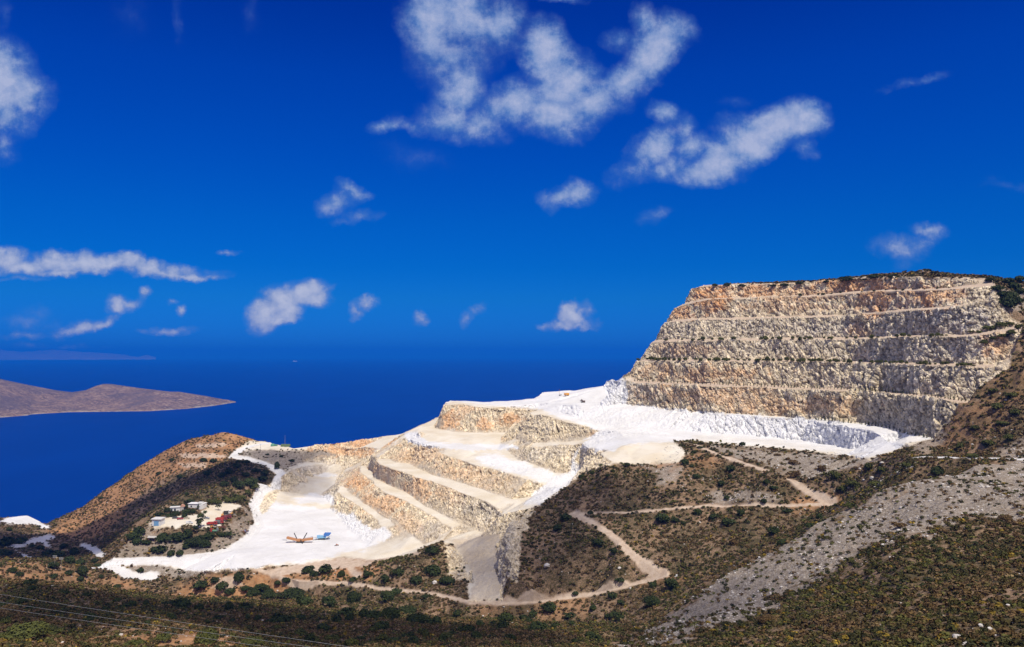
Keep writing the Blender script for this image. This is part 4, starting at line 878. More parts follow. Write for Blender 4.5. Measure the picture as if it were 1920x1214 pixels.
def shade_cloud(name, px, h, thick, density, soft):
    """a cloud h metres above the eye whose shadow covers the ground outlined by photo pixels (u, v)"""
    P_ = [ground(u, v) for u, v in px]; P_ = np.array([p for p in P_ if p is not None])
    Q = (P_ + ((h + H - P_[:, 2]) / SUN.z)[:, None] * np.array(SUN))[:, :2]
    st = 7.0; lo, hi = Q.min(0) - 40, Q.max(0) + 40; nx, ny = ((hi - lo) / st).astype(int) + 1
    X_, Y_ = np.meshgrid(lo[0] + st * np.arange(nx), lo[1] + st * np.arange(ny), indexing='ij'); g_ = np.stack((X_.ravel(), Y_.ravel(), np.full(X_.size, h)), 1)
    d = sdist(Q, g_[:, 0], g_[:, 1]) + 16 * fbm(g_, 60.0, 3, 3) + 7 * fbm(g_, 20.0, 2, 5)
    th = thick * np.sqrt(np.clip(d / soft, 0, 1)) * (1 + .25 * fbm(g_, 45.0, 2, 9)); on = th > 0
    I = np.arange(X_.size).reshape(nx, ny); q = np.stack((I[:-1, :-1], I[1:, :-1], I[1:, 1:], I[:-1, 1:]), -1).reshape(-1, 4); q = q[on[q].any(1)]
    topz = np.stack((g_[:, 0], g_[:, 1], H + h + th * .65), 1); bot = np.stack((g_[:, 0], g_[:, 1], H + h - th * .35), 1)
    bi = np.where(on, np.arange(len(g_)) + len(g_), np.arange(len(g_)))
    VV_ = np.concatenate((topz, bot)); F_ = np.concatenate((q, bi[q][:, ::-1])); u_, inv_ = np.unique(F_, return_inverse=True)
    o = put('cloud', mesh_from('cloud', VV_[u_], inv_.reshape(-1, 4), volume_material('cloud_' + name, (1, 1, 1), density), smooth=True), 'structure')
    return o
shade_cloud('front', [(-140,1090),(0,1096),(100,1104),(200,1116),(300,1128),(400,1135),(500,1140),(600,1148),(700,1156),(800,1164),(900,1170),(1010,1176),(1080,1190),(1020,1212),(700,1212),(520,1212),(480,1185),(330,1160),(150,1180),(0,1186),(-140,1190)], 260, 60, .023, 16)
shade_cloud('valley', [(448,866),(500,872),(512,893),(490,908),(440,915),(395,912),(345,922),(310,940),(270,968),(235,995),(205,1025),(185,1040),(150,1044),(110,1052),(60,1046),(0,1048),(-40,1030),(-40,985),(20,992),(80,1004),(130,1002),(190,972),(240,940),(290,915),(345,896),(390,882),(420,872)], 470, 60, .036, 22)
shade_cloud('quarry', [(465,850),(530,848),(598,849),(606,862),(600,885),(628,905),(622,926),(560,930),(515,926),(500,908),(518,888),(480,866)], 560, 60, .016, 26)
shade_cloud('hill', [(1150,882),(1105,892),(1068,922),(1020,955),(985,972),(962,992),(935,1000),(890,1012),(862,1026),(880,1070),(890,1122),(1000,1124),(1100,1106),(1190,1078),(1180,1040),(1140,985),(1250,962),(1320,935),(1290,915),(1230,895)], 300, 60, .019, 26)
shade_cloud('scree', [(1192,1199),(1262,1152),(1350,1094),(1400,1066),(1440,1080),(1450,1110),(1420,1150),(1360,1185),(1280,1205)], 240, 50, .014, 14)
print('clouds', round(time.time() - T0, 1), 's')

# ------------------------------------------------------------------ building things out of parts
import bmesh
from mathutils import Matrix
def paint(name, col, rough=.6, metal=0.0, dirt=.35, dcol=(.45, .40, .33)):
    m = bpy.data.materials.get(name)
    if m: return m
    m = bpy.data.materials.new(name); m.use_nodes = True; g = NT(m.node_tree); tc = g.n('ShaderNodeTexCoord').outputs['Object']
    c = g.mix(g.math('MULTIPLY', g.rng(g.noise(tc, 1.7, 5, .65), .45, .7), dirt), col, dcol)
    bs = g.n('ShaderNodeBsdfPrincipled'); g.link(c, bs.inputs['Base Color']); bs.inputs['Roughness'].default_value = rough; bs.inputs['Metallic'].default_value = metal
    o = g.n('ShaderNodeOutputMaterial'); g.link(bs.outputs[0], o.inputs[0]); return m
class B:
    """collects boxes, bars and tubes into one mesh"""
    def __init__(s): s.bm = bmesh.new()
    def box(s, c, d, rot=(0, 0, 0), bev=.03, taper=1.0):
        from mathutils import Euler
        r = bmesh.ops.create_cube(s.bm, size=1.0); vs = r['verts']
        for v in vs:
            k = taper if v.co.z > 0 else 1.0; v.co = Vector((v.co.x * d[0] * k, v.co.y * d[1] * k, v.co.z * d[2]))
        if bev: 
            es = list({e for v in vs for e in v.link_edges}); rb = bmesh.ops.bevel(s.bm, geom=es, offset=min(bev, min(d) * .3), segments=1, affect='EDGES'); vs = list({v for f in rb['faces'] for v in f.verts} | {v for v in vs if v.is_valid})
        M = Matrix.Translation(c) @ Euler(rot).to_matrix().to_4x4()
        bmesh.ops.transform(s.bm, matrix=M, verts=vs); return s
    def tube(s, a, b, r, r2=None, seg=8):
        a, b = Vector(a), Vector(b); d = b - a
        q = bmesh.ops.create_cone(s.bm, cap_ends=True, segments=seg, radius1=r, radius2=r if r2 is None else r2, depth=d.length)
        bmesh.ops.transform(s.bm, matrix=Matrix.Translation((a + b) / 2) @ d.to_track_quat('Z', 'Y').to_matrix().to_4x4(), verts=q['verts']); return s
    def prism(s, pts, y0, y1):
        """outline (x, z) pushed from y0 to y1"""
        a = [s.bm.verts.new((x, y0, z)) for x, z in pts]; b = [s.bm.verts.new((x, y1, z)) for x, z in pts]; n = len(pts)
        s.bm.faces.new(a); s.bm.faces.new(b[::-1])
        for i in range(n): s.bm.faces.new((a[i], b[i], b[(i + 1) % n], a[(i + 1) % n]))
        return s
    def make(s, name, mat, parent=None, label=None):
        bmesh.ops.recalc_face_normals(s.bm, faces=s.bm.faces[:])
        me = bpy.data.meshes.new(name); s.bm.to_mesh(me); s.bm.free(); me.materials.append(mat)
        o = put(name, me, parent=parent)
        if label: o['label'] = label
        return o
def tag(o, label, cat, group=None):
    o['label'] = label; o['category'] = cat
    if group: o['group'] = group
    return o
def thing(name, label, cat, loc, rz=0.0, group=None):
    o = bpy.data.objects.new(name, None); COL.objects.link(o); o.empty_display_size = .5
    o.location = loc; o.rotation_euler = (0, 0, math.radians(rz)); return tag(o, label, cat, group)
def dup(root, loc, rz, scale=None):
    r = root.copy(); COL.objects.link(r); r.location = loc; r.rotation_euler = (0, 0, math.radians(rz))
    if scale: r.scale = scale
    for ch in list(root.children):
        c = ch.copy(); COL.objects.link(c); c.parent = r
        for g_ in ch.children:
            d = g_.copy(); COL.objects.link(d); d.parent = c
    return r
def at(u, v, lift=0.0):
    p = ground(u, v); return Vector((p[0], p[1], p[2] + lift))
RED, YEL, ORA, BLU, LBL = paint('red_paint', (.42, .018, .015)), paint('yellow_paint', (.75, .33, .02)), paint('orange_paint', (.52, .22, .07), .6, 0, .5), paint('blue_paint', (.03, .16, .50)), paint('light_blue_paint', (.22, .48, .72))
BLK, STEEL, RUST, WHT, GRN, GLASS, CONC, TERRA, DRED = paint('black_rubber', (.025, .025, .026), .8), paint('grey_steel', (.30, .31, .32), .45, .5), paint('rusty_steel', (.16, .055, .03), .85), paint('white_wash', (.78, .77, .74), .8, 0, .15), paint('green_paint', (.08, .22, .13)), paint('dark_glass', (.03, .04, .05), .15, 0, 0), paint('concrete', (.50, .47, .42), .9), paint('roof_tiles', (.50, .24, .14), .9), paint('dark_red_paint', (.22, .02, .025))
def wheel(t, x, y, r, w_=.35):
    tyre = B().tube((x, y - w_ / 2, r), (x, y + w_ / 2, r), r, seg=14).make('wheel', BLK, t); B().tube((x, y - w_ / 2 - .02, r), (x, y + w_ / 2 + .02, r), r * .5, seg=10).make('rim', STEEL, tyre)
def truck(loc, rz, label, body, bed, L=8.0, group=None):
    t = thing('dump_truck', label, 'truck', loc, rz, group); h = L / 2
    B().box((0, 0, .95), (L * .96, .9, .3)).make('chassis', BLK, t)
    c = B().prism([(h - 2.0, 1.0), (h, 1.0), (h, 1.9), (h - .35, 2.85), (h - 2.0, 2.9)], -1.2, 1.2).make('cab', body, t)
    B().box((h - .14, 0, 2.28), (.08, 2.0, .75), (0, -.35, 0), 0).make('windscreen', GLASS, c)
    for s_ in (-1, 1): B().box((h - 1.1, s_ * 1.21, 2.3), (1.0, .05, .6), bev=0).make('side_window', GLASS, c)
    b = B(); b.prism([(-h, 1.25), (h - 2.4, 1.25), (h - 2.15, 2.85), (h - 2.45, 2.85), (h - 2.6, 1.5), (-h, 1.5)], -1.25, 1.25)
    for s_ in (-1, 1):
        b.box((-.95, s_ * 1.22, 2.0), (L - 3.1, .1, 1.25))
        for k in range(5): b.box((-h + .8 + k * (L - 3.4) / 4.6, s_ * 1.3, 1.95), (.12, .1, 1.2), bev=0)
    b.box((-h + .1, 0, 1.9), (.1, 2.4, 1.0)); b.make('dump_bed', bed, t)
    for x in (h - 1.3, -h + 2.6, -h + 1.2):
        for s_ in (-1, 1): wheel(t, x, s_ * 1.05, .52)
    return t
truck(at(397, 985), 8, 'lowest bright red dump truck of the row, just behind the small yellow loader', RED, RED, 7.4)
truck(at(411, 981), 10, 'red dump truck with a grey bed parked second from the bottom of the red row', RED, STEEL, 6.6)
truck(at(415, 976.5), 10, 'long dark red dump truck with a bright red bed in the middle of the row', DRED, RED, 8.2)
truck(at(424, 972.5), 10, 'dark red dump truck at the top of the red row beside the yellow machines', DRED, DRED, 7.6)
truck(at(426, 964), 14, 'white and black truck among the yellow machines at the top of the parked row', WHT, BLK, 6.4)
def loader(loc, rz, label, name='wheel_loader', k=1.0, mat=None, cat='loader'):
    mat = mat or YEL; t = thing(name, label, cat, loc, rz); t.scale = (k, k, k)
    B().prism([(-2.4, .9), (-.2, .9), (-.2, 1.9), (-2.2, 1.75)], -.9, .9).make('engine_hood', mat, t)
    c = B().box((.4, 0, 2.0), (1.3, 1.4, 1.7), taper=.88).make('cab', mat, t); B().box((1.02, 0, 2.25), (.08, 1.15, .9), bev=0).make('windscreen', GLASS, c)
    for s_ in (-1, 1): B().tube((1.0, s_ * .5, 1.2), (2.7, s_ * .5, .7), .13).make('lift_arm', mat, t)
    B().prism([(2.5, .15), (3.5, .1), (3.4, .25), (2.75, .4), (2.7, 1.1), (2.5, 1.15)], -1.25, 1.25).make('bucket', STEEL, t)
    for x in (-1.6, 1.2):
        for s_ in (-1, 1): wheel(t, x, s_ * 1.0, .7, .5)
    return t
def excavator(loc, rz, label, mat, k=1.0, fold=0.0):
    t = thing('excavator', label, 'excavator', loc, rz); t.scale = (k, k, k)
    for s_ in (-1, 1):
        tr = B(); tr.prism([(-1.9, .15), (-1.6, 0), (1.6, 0), (1.9, .15), (1.9, .6), (1.6, .8), (-1.6, .8), (-1.9, .6)], s_ * 1.2 - .3, s_ * 1.2 + .3); tr.make('track', BLK, t)
    b = B().box((-.5, 0, 1.5), (3.2, 2.5, 1.1)); b.box((-1.8, 0, 1.6), (.7, 2.4, 1.4)); b.make('engine_deck', mat, t)
    c = B().box((.7, .75, 2.3), (1.3, 1.0, 1.5), taper=.9).make('cab', mat, t); B().box((1.32, .75, 2.45), (.08, .85, .9), bev=0).make('window', GLASS, c)
    B().tube((1.0, -.2, 1.6), (2.9, -.2, 4.3 - fold), .28, .24).make('boom', mat, t); B().tube((2.9, -.2, 4.3 - fold), (4.5, -.2, 2.0 - fold * .5), .22, .17).make('arm', mat, t)
    B().prism([(4.1, 1.0), (4.9, 1.0), (5.0, 1.9), (4.4, 2.1), (4.2, 1.6)], -.7, .3).make('bucket', STEEL, t); return t
loader(at(397.5, 988.5), 6, 'small yellow loader in front of the bright red dump truck', k=.55)
excavator(at(417.5, 968), 100, 'yellow excavator between the dark red trucks and the white and black truck', YEL, .62)
loader(at(434, 964), 20, 'yellow loader at the far right top end of the parked machines', k=.62)
excavator(at(1093, 755), 120, 'dark brown excavator alone on the white upper plateau', paint('brown_paint', (.10, .05, .04)), .85, 1.0)
loader(at(632, 1022), 200, 'small brown loader alone on the white quarry floor right of the blue crusher', k=.5, mat=paint('worn_orange', (.42, .16, .08)))
def car(loc, rz, label, mat, L=4.3, van=False):
    t = thing('van' if van else 'car', label, 'van' if van else 'car', loc, rz); h = L / 2
    prof = [(-h, .35), (h, .35), (h, .8), (h - .9, 1.0), (h - 1.3, 1.9), (-h, 1.95)] if van else [(-h, .35), (h, .35), (h, .75), (h - 1.1, .95), (h - 1.8, 1.45), (-h + .9, 1.45), (-h + .2, .95), (-h, .9)]
    b = B().prism(prof, -.85, .85).make('body', mat, t)
    for s_ in (-1, 1): B().box((-.1 if not van else .4, s_ * .86, 1.18 if not van else 1.45), (1.9, .03, .36), bev=0).make('side_window', GLASS, b)
    B().box((h - 1.42, 0, 1.2 if not van else 1.45), (.04, 1.4, .5), (0, -.6, 0), 0).make('windscreen', GLASS, b)
    for x in (-h + .8, h - .8):
        for s_ in (-1, 1): wheel(t, x, s_ * .8, .32, .22)
    return t
car(at(330, 972), 10, 'dark car with a white front parked right of the blue doored garage', paint('dark_car_paint', (.04, .05, .07), .3))
car(at(338, 972.5), 20, 'red and blue car parked right beside the dark car', paint('red_car_paint', (.35, .03, .05), .3))
car(at(387, 972), 5, 'silver car parked beside the tall pine in the yard', paint('silver_car_paint', (.45, .47, .5), .3, .4))
car(at(354, 981), 15, 'white van left of the tall pine in the yard', paint('white_car_paint', (.8, .8, .8), .3), 4.8, True)
car(at(351, 972), 200, 'pale car parked below the flat roofed white house', paint('cream_car_paint', (.62, .55, .40), .4))

# mobile screening plant (orange) and mobile crusher (blue) on the quarry floor
t = thing('screening_plant', 'orange tracked screening plant with two raised black conveyors on the white quarry floor', 'screening plant', at(563, 1017), 4)
for s_ in (-1, 1): B().prism([(-2.6, .15), (-2.2, 0), (2.2, 0), (2.6, .15), (2.6, .7), (2.2, .9), (-2.2, .9), (-2.6, .7)], s_ * 1.3 - .25, s_ * 1.3 + .25).make('track', BLK, t)
b = B(); b.box((0, 0, 1.5), (5.0, 2.2, 1.0)); b.box((-.4, 0, 2.3), (2.0, 2.0, .8)); b.make('chassis', ORA, t)
b = B(); b.prism([(-9.2, 3.0), (-1.0, 1.2), (-1.0, 2.3), (-8.8, 4.4), (-9.2, 4.2)], -1.3, 1.3); b.make('feed_hopper', ORA, t)
b = B(); b.prism([(.6, 1.2), (8.8, 1.9), (8.8, 3.4), (7.5, 3.3), (.8, 2.4)], -1.2, 1.2); b.make('screen_box', ORA, t)
B().box((0, 0, .35), (2.0, 1.8, .5), (0, 0, 0)).make('undercarriage', RUST, t)
for x0, x1 in ((-2.2, -4.4), (2.0, 4.4)):
    c = B().tube((x0, .6, 2.2), (x1, 1.6, 6.4), .34, seg=6).make('conveyor', BLK, t); B().tube((x1, 1.3, 6.4), (x1, 1.9, 6.4), .28).make('end_roller', STEEL, c)
B().tube((.6, -1.2, 2.0), (2.4, -4.2, .4), .32, seg=6).make('conveyor', BLK, t); B().tube((-8.8, -.5, 2.0), (-12.0, -.7, 2.3), .2, seg=6).make('tail_conveyor', STEEL, t)
B().tube((8.6, 0, 1.6), (14.0, 1.0, 1.9), .16, seg=6).make('transfer_conveyor', BLK, t); B().tube((3.0, 1.1, 3.0), (8.8, 1.1, 3.9), .08).make('hand_rail', STEEL, t)
t = thing('rock_crusher', 'blue tracked rock crusher right of the orange screening plant', 'crusher', at(603, 1011), 12)
for s_ in (-1, 1): B().prism([(-2.4, .15), (-2.0, 0), (2.0, 0), (2.4, .15), (2.4, .7), (2.0, .9), (-2.0, .9), (-2.4, .7)], s_ * 1.25 - .25, s_ * 1.25 + .25).make('track', BLK, t)
b = B(); b.box((0, 0, 1.5), (6.4, 2.2, .9)); b.box((.4, 0, 2.3), (1.6, 2.1, 1.1)); b.make('chassis', LBL, t)
b = B(); b.prism([(1.6, 2.0), (5.2, 2.6), (6.6, 4.4), (2.4, 4.6), (1.4, 3.4)], -1.5, 1.5); b.make('feed_hopper', BLU, t)
b = B(); b.box((-1.9, 0, 2.4), (2.6, 2.0, 1.3)); b.make('engine_housing', LBL, t); B().box((-3.6, 0, 1.9), (1.2, 1.8, .8)).make('fuel_tank', WHT, t)
B().tube((-3.0, 0, 1.0), (-7.5, -.3, 2.7), .3, seg=6).make('conveyor', paint('pale_steel', (.6, .62, .64), .5), t); B().tube((3.2, -.9, .4), (5.6, -1.0, 2.0), .25).make('support_leg', BLK, t)
# upper plateau
t = thing('compressor', 'yellow box shaped compressor on wheels at the far edge of the white plateau', 'compressor', at(1062.5, 741.5), 4)
b = B().box((0, 0, 1.7), (4.8, 2.1, 2.1), bev=.25).make('housing', YEL, t); B().box((-1.2, -1.06, 1.5), (1.8, .06, 1.3), bev=0).make('shaded_side', ORA, b)  # orange panel paints in the shaded left side of the yellow housing
for x in (-1.3, 1.3):
    for s_ in (-1, 1): wheel(t, x, s_ * .9, .4, .25)
t = thing('drill_rig', 'tall narrow drill rig with an upright mast left of the yellow compressor', 'drill rig', at(1050, 741.5), 0)
for s_ in (-1, 1): B().box((.6, s_ * .8, .4), (2.6, .5, .7), bev=.1).make('track', BLK, t)
B().box((.9, 0, 1.2), (2.0, 1.4, .9)).make('engine_housing', paint('pale_steel', (.6, .62, .64)), t)
b = B(); b.tube((-.5, -.2, .3), (-.5, -.2, 6.4), .1); b.tube((-.5, .2, .3), (-.5, .2, 6.4), .1)
for k in range(10): b.tube((-.5, -.2, .5 + .6 * k), (-.5, .2, .9 + .6 * k), .05, seg=5)
b.make('mast', paint('worn_orange', (.42, .16, .08)), t); B().box((-.5, 0, 4.6), (.5, .5, 1.0)).make('drill_head', STEEL, t)

# buildings
t = thing('garage', 'small white garage with a pale blue door and flat overhanging roof', 'garage', at(293, 984.5), -6)
B().box((0, 2.5, 2.2), (6.6, 5.6, 4.6), bev=0).make('wall', WHT, t); B().box((0, 2.4, 4.75), (7.6, 6.6, .5), (.05, 0, 0)).make('roof', paint('pale_roof', (.66, .64, .60), .9), t)
d = B().box((.1, -.32, 1.75), (3.6, .06, 3.5), bev=0).make('door', LBL, t)
b = B(); [b.box((.1, -.37, .5 + .55 * k), (3.5, .04, .06), bev=0) for k in range(6)]; b.make('door_rib', BLU, d)
def house(loc, rz, label, Wd, Dp, Ht, roofmat, wins, over=.5):
    t = thing('house', label, 'house', loc, rz)
    B().box((0, Dp / 2, Ht / 2 - .5), (Wd, Dp, Ht + 1.0), bev=0).make('wall', WHT, t)
    B().box((0, Dp / 2 - .2, Ht + .16), (Wd + over, Dp + over, .34), bev=.05).make('roof', roofmat, t)
    for x, w_, h0, h1 in wins:
        f = B().box((x, -.02, (h0 + h1) / 2), (w_ + .2, .06, h1 - h0 + .2), bev=0).make('window', WHT, t); B().box((x, -.07, (h0 + h1) / 2), (w_, .05, h1 - h0), bev=0).make('pane', GLASS, f)
    return t
hs = house(at(366, 951.5), -4, 'flat roofed white house at the back of the yard, half hidden by dark trees', 12.0, 6.0, 3.4, WHT, [(-3.5, 1.2, .9, 2.2), (3.2, 1.0, .3, 2.4), (4.8, 1.0, .9, 2.2)])
B().box((4.6, -.9, 1.4), (2.6, 1.8, 3.6), bev=0).make('porch', WHT, hs); B().box((3.6, 1.0, 4.2), (3.6, 3.0, 1.2), bev=0).make('upper_wall', WHT, hs)
hs2 = house(at(331, 959), 16, 'low white house with a terracotta roof part between the garage and the flat roofed house', 9.5, 5.0, 3.0, paint('pale_roof', (.66, .64, .60)), [(-3.4, 1.1, .2, 2.2), (-1.2, 1.3, .2, 2.2)])
B().prism([(2.2, 3.3), (5.6, 3.3), (4.4, 4.5), (3.2, 4.6)], -.4, 5.2).make('tiled_roof', TERRA, hs2); B().box((3.6, 2.4, 1.5), (2.6, 5.2, 3.6), bev=0).make('side_wing', CONC, hs2)
t = thing('ruined_hut', 'ruined concrete hut with a leaning slab roof below the garage', 'hut', at(284, 1014), 12)
B().box((.6, .8, 3.0), (6.0, 4.0, .25), (.1, .08, 0)).make('roof', CONC, t)
for x, y in ((-1.6, -.6), (2.6, -.6), (2.6, 2.2)): B().box((x, y, 1.2), (.4, .4, 3.6), bev=0).make('post', RUST, t)
B().box((.6, 2.0, 1.2), (4.0, .3, 3.2), bev=0).make('wall', paint('dark_wall', (.09, .06, .05), .9), t)
# scrap and drums by the trucks
t = tag(B().tube((0, 0, .1), (0, 0, 2.0), .9, seg=16).tube((0, 0, 2.0), (0, 0, 2.2), .8, seg=16).make('drum', RED), 'red steel drum below the parked red trucks', 'drum'); t.location = at(396, 996)
t = thing('water_tank', 'green tank lying on a stand right of the red drum', 'tank', at(402.5, 997.5), 8); B().tube((-1.5, 0, 1.3), (1.5, 0, 1.3), .8, seg=14).make('vessel', GRN, t)
for x in (-.9, .9): B().box((x, 0, .3), (.2, 1.3, .8), bev=0).make('stand', RUST, t)
t = thing('cement_silo', 'grey upright tank right of the green tank', 'tank', at(408.5, 996), 0); B().tube((0, 0, .5), (0, 0, 2.6), .75, seg=14).tube((0, 0, 2.6), (0, 0, 3.1), .75, .1, seg=14).make('vessel', STEEL, t)
for k in range(3): B().box((math.cos(k * 2.1) * .55, math.sin(k * 2.1) * .55, .2), (.12, .12, .7), bev=0).make('leg', RUST, t)
def scrap(loc, n, w_, label, mats, seed):
    r = np.random.default_rng(seed); t = thing('scrap_heap', label, 'scrap heap', loc, 0)
    for mi, (nm, mt) in enumerate(mats):
        b = B()
        for k in range(n):
            c = (r.uniform(-w_, w_), r.uniform(-1.4, 1.4), r.uniform(.2, 1.6)); e = Vector((r.uniform(-1.6, 1.6), r.uniform(-.8, .8), r.uniform(-.7, .7)))
            if k % 3: b.tube(Vector(c) - e, Vector(c) + e, r.uniform(.08, .2), seg=6)
            else: b.box(c, (r.uniform(.8, 1.8), r.uniform(.6, 1.3), r.uniform(.4, 1.0)), (r.uniform(-.4, .4), r.uniform(-.4, .4), r.uniform(0, 3)))
        b.make(nm, mt, t)
scrap(at(417, 990), 9, 2.4, 'rusty red scrap machinery heaped right of the tanks, below the red trucks', [('beams', RUST), ('sheets', DRED)], 3)
scrap(at(459, 998), 9, 2.6, 'dark red and blue scrap heap beside the bend of the white haul road', [('beams', DRED), ('pipes', paint('dull_blue', (.16, .20, .30)))], 8)
# tanks and mast on the headland pad
t = thing('machine_shed', 'green tarpaulin covered machine on the headland pad', 'machine', at(511, 836), 0); B().box((0, 0, 1.4), (4.6, 3.0, 2.6), bev=.6, taper=.7).make('cover', paint('green_cover', (.10, .32, .22)), t); B().box((3.2, 0, 1.0), (3.4, 2.4, 1.8), bev=.3).make('body', GRN, t)
t = thing('green_container', 'long dull green container at the sea edge of the headland pad', 'container', at(536, 837), -3); B().box((0, 0, 1.4), (9.5, 2.6, 2.6), bev=.08).make('body', paint('olive_paint', (.10, .17, .06)), t); B().box((-4.8, 0, 1.4), (.12, 2.3, 2.3), bev=0).make('door', RUST, t)
t = thing('mast', 'thin lattice mast standing against the sea behind the green container', 'mast', at(535, 838), 0)
b = B(); [b.tube((x, y, 0), (x * .3, y * .3, 11), .06, seg=5) for x, y in ((-.35, -.2), (.35, -.2), (0, .4))]; [b.tube((-.33 + .02 * k, -.2, .8 * k), (.33 - .02 * k, -.2, .8 * k + .8), .035, seg=4) for k in range(12)]; b.make('lattice', STEEL, t); B().tube((0, 0, 11), (0, 0, 12.5), .04).make('antenna', WHT, t)
def pole(loc, hgt, label, arms, group=None, wood=None):
    t = thing('utility_pole', label, 'utility pole', loc, 0, group); B().tube((0, 0, -.5), (0, 0, hgt), .17, .11).make('post', wood or paint('weathered_wood', (.26, .22, .18), .9), t)
    for z in arms:
        a = B().box((0, 0, hgt - z), (2.4, .14, .16), bev=0).make('crossarm', paint('pale_steel', (.6, .62, .64)), t)
        b = B(); [b.tube((x, 0, hgt - z + .08), (x, 0, hgt - z + .4), .07, seg=6) for x in (-1.05, 0, 1.05)]; b.make('insulator', WHT, a)
    return t
pole(at(103.5, 1067), 8.2, 'utility pole with two crossarms, left one of the pair by the dark valley', (.2, 1.0))
pole(at(115, 1068), 7.6, 'utility pole with two crossarms, right one of the pair by the dark valley', (.2, .9))
pole(at(489, 847), 8.0, 'lone utility pole on the bank above the bend of the white road', (.3,))
pole(at(94, 1004), 9.0, 'wooden pole beside the shaded road in the valley', (.3,))
pole(at(161, 1067), 4.6, 'short thin pole beside the fork of the white road', ())
t = thing('sign_board', 'small white sign board on a post at the right bend of the dirt track', 'sign', at(1268, 1084), 5); B().tube((0, 0, -.2), (0, 0, 1.6), .05).make('post', STEEL, t); B().box((0, -.06, 1.5), (.75, .04, 1.0), bev=0).make('panel', WHT, t)
# ferry far out
y = 23500.0; t = thing('ferry', 'white ferry far out on the sea near the horizon', 'ferry', ((553 - U0) / F * y, y, -(y ** 2 + ((553 - U0) / F * y) ** 2) / 2 / (6.371e6 * 7 / 6)), 4)
B().prism([(-62, 0), (55, 0), (68, 14), (-62, 12)], -11, 11).make('hull', WHT, t); B().prism([(-52, 12), (40, 12.5), (34, 24), (-48, 24)], -9, 9).make('superstructure', WHT, t); B().prism([(-30, 24), (-18, 24), (-20, 34), (-29, 34)], -4, 4).make('funnel', BLU, t)
# power lines crossing the near slope on the left
for (u0, v0, u1, v1), lab in (((0,1123,400,1188), 'uppermost of the three pale power cables crossing the near slope'), ((0,1137.5,400,1200), 'middle one of the three pale power cables crossing the near slope'), ((0,1148.5,300,1195.5), 'lowest of the three pale power cables crossing the near slope')):
    a = Vector(w3(-260, v0 + (v1 - v0) / (u1 - u0) * -260 - 10, 105)); c = Vector(w3(760, v0 + (v1 - v0) / (u1 - u0) * 760 - 18, 46)); m_ = Vector(w3(200, (v0 + (v1 - v0) / (u1 - u0) * 200), 64))
    cu = []
    for k in range(33):
        q = k / 32; A_ = a.lerp(c, q); A_.z -= 0; cu.append(A_)
    # the cable sags evenly below the chord so that it passes through the measured middle point
    sag = max(.2, (a.z + (c.z - a.z) * .5) - m_.z)
    b = B()
    for k in range(32):
        f_ = lambda q: 4 * q * (1 - q) * min(sag, .6)
        p_, n_ = cu[k].copy(), cu[k + 1].copy(); p_.z -= f_(k / 32); n_.z -= f_((k + 1) / 32); p_.z += H; n_.z += H; b.tube(p_, n_, .008, seg=5)
    tag(b.make('power_cable', paint('aluminium_cable', (.40, .41, .42), .5, .0, 0)), lab, 'power cable')
print('things', round(time.time() - T0, 1), 's')

# ------------------------------------------------------------------ bushes and trees one can tell apart
BUSHMAT = {k: leaf_material(k + '_leaves', False, c) for k, c in (('dark_bush', (.028, .040, .012)), ('olive_bush', (.060, .068, .018)), ('brown_bush', (.085, .055, .024)), ('sapling', (.042, .055, .020)), ('yellow_tree', (.26, .17, .03)), ('pine', (.040, .055, .013)))}
def bush_meshes(n, leaves, size, shape, mat, seed):
    out = []
    for k in range(n):
        q, f = leaf_cloud(leaves, shape, size, seed + k, 6 if shape != 'spire' else 0); out.append(mesh_from('bush_crown', q, f, BUSHMAT[mat]))
    return out
BIG = {m: bush_meshes(2, 2400, .062, 'dome', m, 360 + 10 * i) for i, m in enumerate(('dark_bush', 'olive_bush', 'brown_bush'))}
BM = {m: bush_meshes(6, 520, .135, 'dome', m, 300 + 10 * i) for i, m in enumerate(('dark_bush', 'olive_bush', 'brown_bush'))}
cnt = 0
def bush(u, v, r, mat, label, group, squash=1.0, kind='bush'):
    """r: half width in photo pixels; (u, v) the middle of the bush"""
    global cnt
    p = ground(u, v + .55 * r * squash)
    if p is None: p = ground(u, v + .2 * r)
    if p is None: return
    R_ = 1.12 * r / ppm(p); me = BIG[mat][cnt % 2] if r > 17 else BM[mat][cnt % 6]; cnt += 1
    o = put(kind, me, loc=(p[0], p[1], p[2] - .05 * R_)); o.scale = (R_ * (1.05 + .28 * math.sin(cnt * 2.1)), R_ * (1 + .22 * math.cos(cnt * 3.3)), R_ * squash * (.95 + .22 * math.cos(cnt * 1.7))); o.rotation_euler = (0, 0, cnt * 1.37)
    tag(o, label, kind, group)
def bushes(L, mat, label, group, k=1.0):
    for q in L: bush(q[0], q[1], q[2] * k, mat, label, group, q[3] if len(q) > 3 else 1.0)
bushes([(1369,876,12),(1353,903,11),(1363,931,7),(1391,833,6),(1275,834,5),(1312,837,5),(1301,846,5),(1285,865,10),(1297,872,5),(1307,891,8),(1368,893,6),(1437,902,9),(1453,912,8),(1432,937,8)], 'dark_bush', 'dark green bush on the slope beside the upper arm of the zigzag path', 'bushes beside the upper zigzag path')
bushes([(1493,888,9),(1455,844,5),(1457,851,6),(1478,860,5),(1487,866,7),(1539,875,11,1.2),(1603,875,6)], 'brown_bush', 'dark bush on the grey rubble slope under the white pit', 'bushes on the rubble under the pit')
bushes([(1630,874,10),(1653,880,11),(1699,870,13),(1593,946,10),(1565,890,12),(1600,905,12),(1640,905,12),(1580,915,10)], 'olive_bush', 'olive green bush on the scrub slope between the white pit and the scree ridge', 'bushes between pit and scree ridge')
